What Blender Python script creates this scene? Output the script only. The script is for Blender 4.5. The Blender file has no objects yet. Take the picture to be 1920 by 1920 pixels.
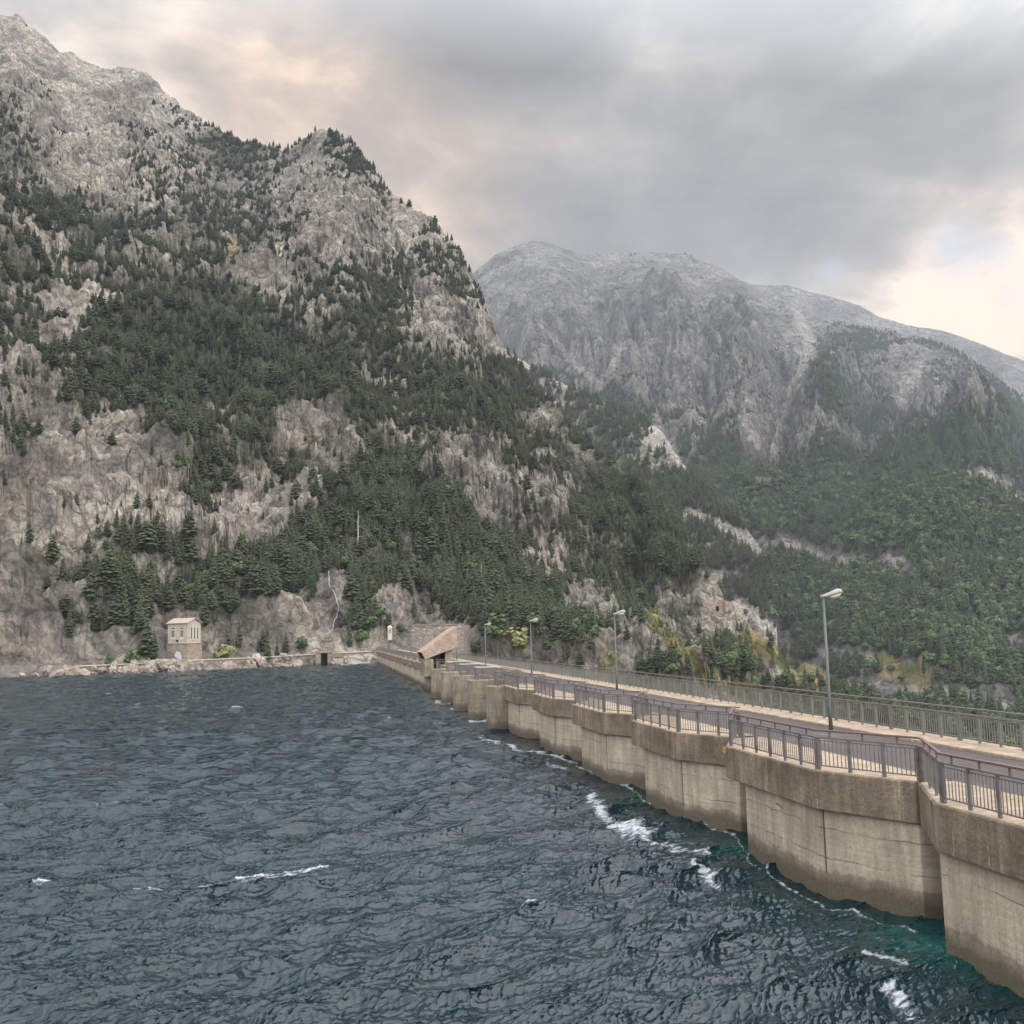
import bpy, bmesh, math, random
import numpy as np
from mathutils import Vector, Matrix

# ------------------------------------------------------------------ camera, world, sun, exposure
random.seed(7); rng = np.random.default_rng(11)
SC = bpy.context.scene
COL = SC.collection
F = 1920.0
ROLL = math.atan(0.023)
def unroll(x, y):
    u = x - 960.0; v = 960.0 - y
    c, s = math.cos(ROLL), math.sin(ROLL)
    return u * c + v * s, -u * s + v * c
_u, _v = unroll(615.0, 1196.0)
PITCH = math.atan(-_v / F)
YAW = math.atan2(-_u, F * math.cos(PITCH) - _v * math.sin(PITCH))
EYE = 7.1                                   # eye above the water (z = 0)
ROADZ = EYE - 3.85
fwd = Vector((math.sin(YAW) * math.cos(PITCH), math.cos(YAW) * math.cos(PITCH), math.sin(PITCH)))
right0 = Vector((math.cos(YAW), -math.sin(YAW), 0))
up0 = right0.cross(fwd)
# the camera is rolled so that the horizon rises to the right
right = right0 * math.cos(ROLL) - up0 * math.sin(ROLL)
up = right0 * math.sin(ROLL) + up0 * math.cos(ROLL)
cam = bpy.data.cameras.new('camera'); camo = bpy.data.objects.new('camera', cam); COL.objects.link(camo)
camo.matrix_world = Matrix(((right.x, up.x, -fwd.x, 0), (right.y, up.y, -fwd.y, 0), (right.z, up.z, -fwd.z, EYE), (0, 0, 0, 1)))
cam.sensor_fit = 'HORIZONTAL'; cam.sensor_width = 36; cam.lens = 36.0 * F / 1920
cam.clip_start = 0.3; cam.clip_end = 30000
SC.camera = camo

SUN_EL, SUN_AZ = math.radians(50), math.radians(104)     # azimuth from +Y towards +X
w = bpy.data.worlds.new('World'); SC.world = w; w.use_nodes = True
def N(nt, typ, loc=None, **kw):
    n = nt.nodes.new(typ)
    for k, v in kw.items(): setattr(n, k, v)
    return n
def ramp(nt, fac, stops, interp='LINEAR'):
    r = N(nt, 'ShaderNodeValToRGB'); r.color_ramp.interpolation = interp
    el = r.color_ramp.elements
    while len(el) < len(stops): el.new(0.5)
    for e, (p, c) in zip(el, stops):
        e.position = p; e.color = (c, c, c, 1) if isinstance(c, (int, float)) else (*c, 1)
    nt.links.new(fac, r.inputs[0]); return r.outputs[0]
def math_n(nt, op, a, b=None, c=None):
    m = N(nt, 'ShaderNodeMath', operation=op)
    for i, v in enumerate((a, b, c)):
        if v is None: continue
        if isinstance(v, (int, float)): m.inputs[i].default_value = v
        else: nt.links.new(v, m.inputs[i])
    return m.outputs[0]
def mixc(nt, fac, a, b, mode='MIX'):
    m = N(nt, 'ShaderNodeMix', data_type='RGBA', blend_type=mode)
    for i, v in ((0, fac), (6, a), (7, b)):
        if isinstance(v, (int, float)): m.inputs[i].default_value = v
        elif isinstance(v, tuple): m.inputs[i].default_value = (*v, 1)
        else: nt.links.new(v, m.inputs[i])
    return m.outputs[2]
def noise(nt, vec, scale, detail=5, rough=0.55, dist=0.0, mode='3D'):
    n = N(nt, 'ShaderNodeTexNoise', noise_dimensions=mode)
    n.inputs['Scale'].default_value = scale; n.inputs['Detail'].default_value = detail
    n.inputs['Roughness'].default_value = rough; n.inputs['Distortion'].default_value = dist
    if vec is not None: nt.links.new(vec, n.inputs['Vector'])
    return n.outputs['Fac']
def mapping(nt, vec, scale=(1, 1, 1), rot=(0, 0, 0), loc=(0, 0, 0)):
    m = N(nt, 'ShaderNodeMapping'); nt.links.new(vec, m.inputs[0])
    m.inputs['Scale'].default_value = scale; m.inputs['Rotation'].default_value = rot; m.inputs['Location'].default_value = loc
    return m.outputs[0]

def pdir(x, y):
    """unit direction of a photograph pixel, in world axes"""
    u, v = unroll(x, y)
    fw = F * math.cos(PITCH) - v * math.sin(PITCH); upz = F * math.sin(PITCH) + v * math.cos(PITCH)
    d = Vector((u * math.cos(YAW) + fw * math.sin(YAW), -u * math.sin(YAW) + fw * math.cos(YAW), upz))
    return d
nt = w.node_tree; nt.nodes.clear()
out = N(nt, 'ShaderNodeOutputWorld'); bg = N(nt, 'ShaderNodeBackground'); nt.links.new(bg.outputs[0], out.inputs[0])
sky = N(nt, 'ShaderNodeTexSky', sky_type='NISHITA'); sky.sun_disc = False
sky.sun_elevation = SUN_EL; sky.sun_rotation = SUN_AZ
tc = N(nt, 'ShaderNodeTexCoord'); G = tc.outputs['Generated']
skyc = mixc(nt, 1.0, sky.outputs[0], (0.085, 0.085, 0.085), 'MULTIPLY')
sep = N(nt, 'ShaderNodeSeparateXYZ'); nt.links.new(G, sep.inputs[0])
# cloud layer coordinates: the direction carried to a flat cloud base
zz = math_n(nt, 'ADD', sep.outputs[2], 0.22)
div = N(nt, 'ShaderNodeVectorMath', operation='DIVIDE'); comb = N(nt, 'ShaderNodeCombineXYZ')
for i in range(3): nt.links.new(zz, comb.inputs[i])
nt.links.new(G, div.inputs[0]); nt.links.new(comb.outputs[0], div.inputs[1])
cv = mapping(nt, div.outputs[0], (1, 1, 0.6), loc=(3.1, 0.4, 0))
n1 = noise(nt, cv, 1.5, 6, 0.52, 0.35); n2 = noise(nt, cv, 4.2, 6, 0.55, 0.3)
nn = math_n(nt, 'ADD', math_n(nt, 'MULTIPLY', n1, 0.52), math_n(nt, 'MULTIPLY', n2, 0.48))
def blob(x, y, size, amp):
    d = pdir(x, y).normalized()
    dp = N(nt, 'ShaderNodeVectorMath', operation='DOT_PRODUCT'); nt.links.new(G, dp.inputs[0]); dp.inputs[1].default_value = d
    k = 1.0 / (1 - math.cos(size / F))
    e = math_n(nt, 'MULTIPLY', math_n(nt, 'SUBTRACT', dp.outputs['Value'], 1.0), k)
    return math_n(nt, 'MULTIPLY', math_n(nt, 'EXPONENT', e), amp)
acc = math_n(nt, 'MULTIPLY', math_n(nt, 'SUBTRACT', nn, 0.5), 3.4)
for b in ((500, 200, 170, .22), (230, 150, 120, .16), (760, 400, 150, .24), (860, 460, 90, .06), (1560, 600, 190, .20), (1850, 560, 200, .25), (1900, 640, 160, .13), (1750, 500, 70, .1),
          (900, 60, 300, -.10), (560, 60, 200, -.07), (1180, 230, 90, .05), (1500, 380, 200, -.20), (1230, 400, 150, -.10), (1050, 440, 90, -.06), (1700, 200, 250, -.07), (1300, 40, 300, .05), (1750, 330, 120, -.1), (1080, 330, 110, .06)):
    acc = math_n(nt, 'ADD', acc, blob(b[0], b[1], b[2], b[3] * 1.7))
v01 = math_n(nt, 'ADD', acc, 0.5)
cloud = ramp(nt, v01, [(0.0, (0.19, 0.178, 0.172)), (0.36, (0.285, 0.267, 0.254)), (0.56, (0.385, 0.357, 0.330)), (0.74, (0.54, 0.485, 0.43)), (0.95, (0.84, 0.745, 0.63)), (1.0, (0.94, 0.84, 0.72))])
warm = math_n(nt, 'ADD', blob(560, 230, 260, 1.0), math_n(nt, 'ADD', blob(800, 440, 200, 1.0), blob(1850, 620, 240, 0.9)))
warm.node.use_clamp = True
cloud = mixc(nt, math_n(nt, 'MULTIPLY', warm, 0.9), cloud, (1.20, 0.97, 0.80), 'MULTIPLY')
# blue gap
gap = math_n(nt, 'ADD', math_n(nt, 'ADD', blob(1790, 470, 62, 1.0), blob(1560, 508, 34, .75)), math_n(nt, 'ADD', blob(1890, 560, 40, .5), blob(1880, 470, 35, .5)))
gapf = ramp(nt, math_n(nt, 'MULTIPLY', gap, math_n(nt, 'ADD', n2, 0.55)), [(0.3, 0), (0.95, 1)])
cloud = mixc(nt, math_n(nt, 'MULTIPLY', gapf, 0.55), cloud, mixc(nt, 0.15, (0.50, 0.60, 0.74), skyc))
# an overcast sky is brightest overhead (above the frame)
zen = ramp(nt, math_n(nt, 'SUBTRACT', sep.outputs[2], math_n(nt, 'MULTIPLY', sep.outputs[1], 0.45)), [(0.12, 0.0), (0.62, 1.0)])
cloud = mixc(nt, zen, cloud, (2.05, 2.22, 2.38), 'ADD')
below = ramp(nt, sep.outputs[2], [(0.0, 0.0), (0.03, 1.0)])
fin = mixc(nt, below, (0.16, 0.17, 0.17), cloud)
nt.links.new(fin, bg.inputs[0]); bg.inputs[1].default_value = 1.0

sl = bpy.data.lights.new('sun', 'SUN'); sl.energy = 2.4; sl.specular_factor = 0.0; sl.angle = math.radians(85); sl.color = (1.0, 0.93, 0.84)
so = bpy.data.objects.new('sun', sl); COL.objects.link(so)
sd = Vector((math.sin(SUN_AZ) * math.cos(SUN_EL), math.cos(SUN_AZ) * math.cos(SUN_EL), math.sin(SUN_EL)))
SUN_DIR = sd
so.rotation_euler = sd.to_track_quat('Z', 'Y').to_euler()
SC.view_settings.view_transform = 'Standard'; SC.view_settings.look = 'None'
SC.view_settings.exposure = 0.15; SC.view_settings.gamma = 1.0; SC.view_settings.use_curve_mapping = False
SC.cycles.use_denoising = True; SC.cycles.sample_clamp_indirect = 3.0
SC.cycles.volume_bounces = 1; SC.cycles.max_bounces = 6; SC.cycles.transparent_max_bounces = 8

# ------------------------------------------------------------------ helpers
def tag(o, label=None, cat=None, group=None, kind=None):
    if label: o['label'] = label
    if cat: o['category'] = cat
    if group: o['group'] = group
    if kind: o['kind'] = kind
    return o
def link(o, parent=None):
    COL.objects.link(o)
    if parent is not None: o.parent = parent
    return o
def empty(name, loc=(0, 0, 0), rz=0, label=None, cat=None, group=None):
    o = bpy.data.objects.new(name, None); o.location = loc; o.rotation_euler = (0, 0, rz); o.empty_display_size = 0.3
    link(o); return tag(o, label, cat, group)
class MB:
    def __init__(s): s.v = []; s.f = []; s.m = []
    def add(s, vs, fs, mi=0):
        o = len(s.v); s.v += [tuple(p) for p in vs]; s.f += [tuple(i + o for i in f) for f in fs]; s.m += [mi] * len(fs)
    def box(s, x0, x1, y0, y1, z0, z1, mi=0, mat=None):
        p = [Vector((x, y, z)) for z in (z0, z1) for y in (y0, y1) for x in (x0, x1)]
        if mat is not None: p = [mat @ q for q in p]
        s.add(p, [(0, 2, 3, 1), (4, 5, 7, 6), (0, 1, 5, 4), (2, 6, 7, 3), (0, 4, 6, 2), (1, 3, 7, 5)], mi)
    def bar(s, a, b, wd, h, mi=0, upv=Vector((0, 0, 1))):
        a = Vector(a); b = Vector(b); d = (b - a).normalized()
        if abs(d.dot(upv)) > 0.98: upv = Vector((0, 1, 0))
        r = d.cross(upv).normalized(); u = r.cross(d)
        p = [q + r * sx * wd / 2 + u * sz * h / 2 for q in (a, b) for sx, sz in ((-1, -1), (1, -1), (1, 1), (-1, 1))]
        s.add(p, [(0, 1, 2, 3), (7, 6, 5, 4), (0, 4, 5, 1), (1, 5, 6, 2), (2, 6, 7, 3), (3, 7, 4, 0)], mi)
    def tube(s, pts, rad, seg=8, mi=0, caps=True):
        pts = [Vector(p) for p in pts]; rad = rad if hasattr(rad, '__len__') else [rad] * len(pts)
        vs = []; fs = []
        for i, p in enumerate(pts):
            d = (pts[min(i + 1, len(pts) - 1)] - pts[max(i - 1, 0)]).normalized()
            a = Vector((1, 0, 0)) if abs(d.x) < 0.9 else Vector((0, 1, 0))
            r = d.cross(a).normalized(); u = r.cross(d)
            for k in range(seg):
                t = 2 * math.pi * k / seg; vs.append(p + (r * math.cos(t) + u * math.sin(t)) * rad[i])
        for i in range(len(pts) - 1):
            for k in range(seg):
                a = i * seg + k; b = i * seg + (k + 1) % seg; fs.append((a, b, b + seg, a + seg))
        if caps: fs.append(tuple(range(seg))); fs.append(tuple(reversed(range((len(pts) - 1) * seg, len(pts) * seg))))
        s.add(vs, fs, mi)
    def prism(s, poly, z0, z1, mi=0, inset_top=0):
        n = len(poly); vs = [(x, y, z0) for x, y in poly] + [(x, y, z1) for x, y in poly]
        s.add(vs, [tuple(reversed(range(n))), tuple(range(n, 2 * n))] + [(i, (i + 1) % n, n + (i + 1) % n, n + i) for i in range(n)], mi)
    def mesh(s, name, mats):
        me = bpy.data.meshes.new(name); me.from_pydata(s.v, [], s.f)
        for m in (mats if isinstance(mats, (list, tuple)) else [mats]): me.materials.append(m)
        me.polygons.foreach_set('material_index', s.m); me.update()
        bm = bmesh.new(); bm.from_mesh(me); bmesh.ops.recalc_face_normals(bm, faces=bm.faces); bm.to_mesh(me); bm.free()
        return me
    def build(s, name, mats, parent=None, bevel=0, loc=None, smooth=False):
        o = bpy.data.objects.new(name, s.mesh(name, mats)); link(o, parent)
        if loc is not None: o.location = loc
        if smooth: o.data.polygons.foreach_set('use_smooth', [True] * len(o.data.polygons))
        if bevel:
            b = o.modifiers.new('bevel', 'BEVEL'); b.width = bevel; b.segments = 2; b.limit_method = 'ANGLE'
        return o
def mat(name, rough=0.85, spec=0.3):
    m = bpy.data.materials.new(name); m.use_nodes = True; nt = m.node_tree
    b = nt.nodes['Principled BSDF']; b.inputs['Roughness'].default_value = rough; b.inputs['Specular IOR Level'].default_value = spec
    return m, nt, b
def geo(nt): return N(nt, 'ShaderNodeNewGeometry')
def pos(nt): return geo(nt).outputs['Position']
def setc(nt, b, col):
    if isinstance(col, tuple): b.inputs['Base Color'].default_value = (*col, 1)
    else: nt.links.new(col, b.inputs['Base Color'])
def bump(nt, b, h, strength=0.5, dist=0.05):
    n = N(nt, 'ShaderNodeBump'); n.inputs['Strength'].default_value = strength; n.inputs['Distance'].default_value = dist
    nt.links.new(h, n.inputs['Height']); nt.links.new(n.outputs[0], b.inputs['Normal']); return n
def attr(nt, name):
    a = N(nt, 'ShaderNodeAttribute'); a.attribute_name = name; return a

# numpy gradient noise
_perm = rng.permutation(4096)
def _h(i, j, k): return _perm[(_perm[(_perm[i & 4095] + j) & 4095] + k) & 4095]
def perlin(x, y, z=None, seed=0):
    if z is None: z = np.zeros_like(x) + 0.37
    x = x + seed * 17.31; y = y + seed * 5.77
    xi = np.floor(x).astype(np.int64); yi = np.floor(y).astype(np.int64); zi = np.floor(z).astype(np.int64)
    xf = x - xi; yf = y - yi; zf = z - zi
    fx = xf ** 3 * (xf * (xf * 6 - 15) + 10); fy = yf ** 3 * (yf * (yf * 6 - 15) + 10); fz = zf ** 3 * (zf * (zf * 6 - 15) + 10)
    r = 0
    for dx in (0, 1):
        for dy in (0, 1):
            for dz in (0, 1):
                h = _h(xi + dx, yi + dy, zi + dz); a = h * (2 * math.pi / 4096) * 13.0; c = (h % 64) / 31.5 - 1
                s = np.sqrt(np.maximum(1 - c * c, 0))
                g = (xf - dx) * np.cos(a) * s + (yf - dy) * np.sin(a) * s + (zf - dz) * c
                r = r + g * (fx if dx else 1 - fx) * (fy if dy else 1 - fy) * (fz if dz else 1 - fz)
    return r * 1.6
def fbm(x, y, lam, octs=4, z=None, seed=0, gain=0.5, billow=False):
    r = 0; a = 1.0; tot = 0
    for o in range(octs):
        n = perlin(x / lam, y / lam, None if z is None else z / lam, seed + o)
        r = r + a * (np.abs(n) * 2 - 0.5 if billow else n); tot += a; a *= gain; lam *= 0.47
    return r / tot
def interp(x, xs, ys): return np.interp(x, xs, ys)
def azel(x, y):
    d = pdir(x, y); return math.atan2(d.x, d.y), d.z / math.hypot(d.x, d.y)
def project(X, Y, Z):
    """world points (eye at 0,0,EYE) to photograph pixels"""
    Zr = Z - EYE
    a = X * right.x + Y * right.y + Zr * right.z; b = X * up.x + Y * up.y + Zr * up.z; c = X * fwd.x + Y * fwd.y + Zr * fwd.z
    c = np.maximum(c, 1e-3)
    return 960 + F * a / c, 960 - F * b / c
def grid_mesh(name, X, Y, Z, mats, smooth=True, keep=None):
    nr, nc = X.shape
    me = bpy.data.meshes.new(name)
    me.vertices.add(nr * nc); me.vertices.foreach_set('co', np.stack([X, Y, Z], -1).astype(np.float32).ravel())
    idx = np.arange(nr * nc).reshape(nr, nc)
    q = np.stack([idx[:-1, :-1], idx[:-1, 1:], idx[1:, 1:], idx[1:, :-1]], -1).reshape(-1, 4)
    if keep is not None: q = q[keep.ravel()]
    me.loops.add(q.size); me.loops.foreach_set('vertex_index', q.astype(np.int32).ravel())
    me.polygons.add(len(q)); me.polygons.foreach_set('loop_start', np.arange(0, q.size, 4, dtype=np.int32))
    me.polygons.foreach_set('loop_total', np.full(len(q), 4, np.int32))
    me.update(calc_edges=True); me.validate()
    me.polygons.foreach_set('use_smooth', [smooth] * len(me.polygons)); me.materials.append(mats)
    o = bpy.data.objects.new(name, me); link(o); return o
def set_attr(o, name, arr):
    a = o.data.attributes.new(name, 'FLOAT', 'POINT'); a.data.foreach_set('value', arr.astype(np.float32).ravel())

# ------------------------------------------------------------------ materials
def concrete(name, base, dark, wet=False, boards=True, rough_agg=0.5, top=False):
    m, nt, b = mat(name, 0.92, 0.2); P = pos(nt)
    n = noise(nt, P, 0.9, 8, 0.6); n2 = noise(nt, P, 11, 6, 0.7); n3 = noise(nt, mapping(nt, P, (3.2, 3.2, 0.35)), 1.0, 5, 0.6)
    c = mixc(nt, ramp(nt, n, [(0.36, 0.0), (0.64, 1.0)]), dark, base)
    c = mixc(nt, ramp(nt, n3, [(0.42, 0.45), (0.6, 0.0)]), c, tuple(k * 0.55 for k in dark))
    c = mixc(nt, 0.5, c, ramp(nt, n2, [(0.3, 0.35), (0.5, 0.8), (0.7, 1.0)]), 'MULTIPLY')
    white = noise(nt, mapping(nt, P, (5, 5, 0.5), loc=(3, 1, 8)), 1.0, 4, 0.7)
    c = mixc(nt, ramp(nt, white, [(0.63, 0.0), (0.72, 0.55)]), c, (0.60, 0.55, 0.48))
    sep = N(nt, 'ShaderNodeSeparateXYZ'); nt.links.new(P, sep.inputs[0])
    h = math_n(nt, 'ADD', math_n(nt, 'MULTIPLY', n2, rough_agg), math_n(nt, 'MULTIPLY', n, 0.4))
    if boards:
        # board marks and lift lines of the shuttering, following z
        zz = math_n(nt, 'ADD', sep.outputs[2], math_n(nt, 'MULTIPLY', noise(nt, P, 0.35, 3), 0.10))
        lines = math_n(nt, 'FRACT', math_n(nt, 'MULTIPLY', zz, 1 / 0.17))
        ln = ramp(nt, lines, [(0.0, 0.0), (0.06, 1.0), (0.94, 1.0), (1.0, 0.0)])
        brd = noise(nt, mapping(nt, P, (0.35, 0.35, 11)), 1.0, 4, 0.65)
        c = mixc(nt, 0.42, c, ramp(nt, brd, [(0.3, 0.62), (0.7, 1.0)]), 'MULTIPLY')
        c = mixc(nt, math_n(nt, 'MULTIPLY', ramp(nt, noise(nt, P, 0.5, 3), [(0.45, 0.0), (0.6, 1.0)]), 0.12), c, ln, 'MULTIPLY')
        zl = math_n(nt, 'ADD', sep.outputs[2], math_n(nt, 'MULTIPLY', noise(nt, P, 1.3, 5, 0.7), 0.22))
        for zc in (0.95, 1.72):
            d = math_n(nt, 'ABSOLUTE', math_n(nt, 'SUBTRACT', zl, zc + 0.11))
            c = mixc(nt, math_n(nt, 'MULTIPLY', ramp(nt, d, [(0.0, 0.85), (0.022, 0.0)]), ramp(nt, noise(nt, P, 0.8, 3), [(0.42, 0.0), (0.55, 1.0)])), c, (0.07, 0.06, 0.05))
        h = math_n(nt, 'ADD', h, math_n(nt, 'MULTIPLY', ln, 0.05))
    if wet:
        zw = math_n(nt, 'ADD', sep.outputs[2], math_n(nt, 'MULTIPLY', math_n(nt, 'SUBTRACT', noise(nt, P, 0.9, 7, 0.75), 0.5), 0.8))
        k = ramp(nt, math_n(nt, 'MULTIPLY', zw, 0.5), [(0.14, 1.0), (0.30, 0.55), (0.325, 0.12), (0.5, 0.0)])
        c = mixc(nt, k, c, mixc(nt, n2, (0.05, 0.042, 0.032), (0.17, 0.135, 0.095)))
        rust = noise(nt, mapping(nt, P, (1.1, 1.1, 0.3), loc=(9, 2, 4)), 1.0, 4, 0.6)
        c = mixc(nt, ramp(nt, rust, [(0.64, 0.0), (0.76, 0.5)]), c, (0.22, 0.10, 0.055))
    setc(nt, b, c); bump(nt, b, h, 1.0, 0.05); return m
M_WALL = concrete('wall_concrete', (0.58, 0.47, 0.355), (0.45, 0.365, 0.275), wet=True)
M_CAP = concrete('cap_concrete', (0.37, 0.285, 0.205), (0.19, 0.14, 0.098), boards=True, rough_agg=1.2)
M_JOINT = concrete('joint_concrete', (0.20, 0.165, 0.125), (0.12, 0.10, 0.08))  # darker concrete for the vertical joint strips
M_PAVE = concrete('pavement_concrete', (0.50, 0.385, 0.29), (0.36, 0.275, 0.20), boards=False, rough_agg=0.8)
M_PIER = concrete('pier_concrete', (0.39, 0.32, 0.235), (0.25, 0.20, 0.145), wet=True)

def asphalt():
    m, nt, b = mat('asphalt', 0.8, 0.3); P = pos(nt)
    c = mixc(nt, noise(nt, P, 0.7, 5, 0.6), (0.055, 0.043, 0.041), (0.10, 0.082, 0.076))
    c = mixc(nt, ramp(nt, noise(nt, mapping(nt, P, (1, 0.25, 1)), 0.9, 5, 0.7), [(0.55, 0), (0.66, 0.6)]), c, (0.19, 0.165, 0.16))
    g = noise(nt, P, 90, 3, 0.8); c = mixc(nt, 0.5, c, ramp(nt, g, [(0.3, 0.6), (0.7, 1.0)]), 'MULTIPLY')
    setc(nt, b, c); bump(nt, b, g, 0.5, 0.01); return m
M_ASPH = asphalt()
def metal(name, base, rust, amt=0.5):
    m, nt, b = mat(name, 0.55, 0.4); P = pos(nt)
    n = noise(nt, P, 2.2, 6, 0.7)
    c = mixc(nt, noise(nt, P, 30, 3), tuple(k * 0.75 for k in base), base)
    c = mixc(nt, ramp(nt, n, [(0.62 - 0.2 * amt, 0.0), (0.72 - 0.1 * amt, 0.85)]), c, rust)
    setc(nt, b, c); b.inputs['Metallic'].default_value = 0.15; return m
M_RAIL = metal('weathered_rail', (0.17, 0.15, 0.14), (0.085, 0.05, 0.04), 0.5)
M_HAND = metal('rusty_handrail', (0.15, 0.10, 0.09), (0.17, 0.085, 0.06), 0.8)
M_GREY = metal('galvanised', (0.115, 0.125, 0.115), (0.13, 0.11, 0.08), 0.2)
M_GRN = metal('greenish_rail', (0.20, 0.19, 0.165), (0.13, 0.095, 0.07), 0.35)
M_LAMPH = metal('lamp_housing', (0.34, 0.315, 0.30), (0.25, 0.21, 0.19), 0.3)
m_, nt_, b_ = mat('lamp_glass', 0.25, 0.5); setc(nt_, b_, (0.55, 0.49, 0.34)); M_GLASS = m_
m_, nt_, b_ = mat('dark_opening', 0.95, 0.1); setc(nt_, b_, (0.012, 0.012, 0.013)); M_DARK = m_
m_, nt_, b_ = mat('orange_paint', 0.7, 0.3); setc(nt_, b_, mixc(nt_, noise(nt_, pos(nt_), 20), (0.42, 0.15, 0.03), (0.62, 0.26, 0.05))); M_ORANGE = m_

def masonry(name, a, bcol, scale=1.0, mortar=(0.3, 0.27, 0.22)):
    m, nt, b = mat(name, 0.95, 0.15); P = pos(nt)
    v = N(nt, 'ShaderNodeTexVoronoi', feature='DISTANCE_TO_EDGE'); v.inputs['Scale'].default_value = scale
    mp = mapping(nt, P, (1, 1, 1.7)); nt.links.new(mp, v.inputs['Vector'])
    v2 = N(nt, 'ShaderNodeTexVoronoi'); v2.inputs['Scale'].default_value = scale; nt.links.new(mp, v2.inputs['Vector'])
    s = N(nt, 'ShaderNodeSeparateColor'); nt.links.new(v2.outputs['Color'], s.inputs[0])
    c = mixc(nt, s.outputs[0], a, bcol); c = mixc(nt, 0.6, c, ramp(nt, noise(nt, P, 1.2, 6, 0.7), [(0.3, 0.55), (0.7, 1.0)]), 'MULTIPLY')
    c = mixc(nt, ramp(nt, v.outputs['Distance'], [(0.0, 0.8), (0.07, 0.0)]), c, mortar)
    setc(nt, b, c); bump(nt, b, ramp(nt, v.outputs['Distance'], [(0, 0), (0.12, 1)]), 0.7, 0.08); return m
M_STONE = masonry('rubble_masonry', (0.42, 0.34, 0.26), (0.26, 0.21, 0.165), 1.9, (0.17, 0.14, 0.11))
M_DRYST = masonry('dry_stone', (0.40, 0.33, 0.28), (0.22, 0.175, 0.15), 1.5, (0.10, 0.085, 0.07))
M_TILE = masonry('pink_stone_slab', (0.50, 0.36, 0.28), (0.38, 0.27, 0.21), 2.6, (0.30, 0.22, 0.17))
M_RUIN = masonry('reddish_masonry', (0.40, 0.30, 0.24), (0.27, 0.205, 0.17), 0.6, (0.15, 0.12, 0.10))
def plain(name, a, bcol, sc=1.0, rough=0.9):
    m, nt, b = mat(name, rough, 0.2); P = pos(nt)
    setc(nt, b, mixc(nt, ramp(nt, noise(nt, P, sc, 7, 0.65), [(0.3, 0), (0.7, 1)]), a, bcol)); return m
M_RENDER = plain('cream_render', (0.34, 0.285, 0.225), (0.44, 0.375, 0.30), 0.8)
M_TRIM = plain('pale_trim', (0.43, 0.38, 0.31), (0.52, 0.46, 0.38), 1.0)
M_ROOF = plain('pinkish_roof', (0.27, 0.215, 0.18), (0.35, 0.285, 0.24), 1.4)
M_DOOR = plain('pale_door', (0.50, 0.45, 0.44), (0.62, 0.56, 0.55), 2)
M_WGL = plain('window_glass', (0.045, 0.05, 0.055), (0.12, 0.13, 0.14), 2.5, 0.3)

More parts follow.
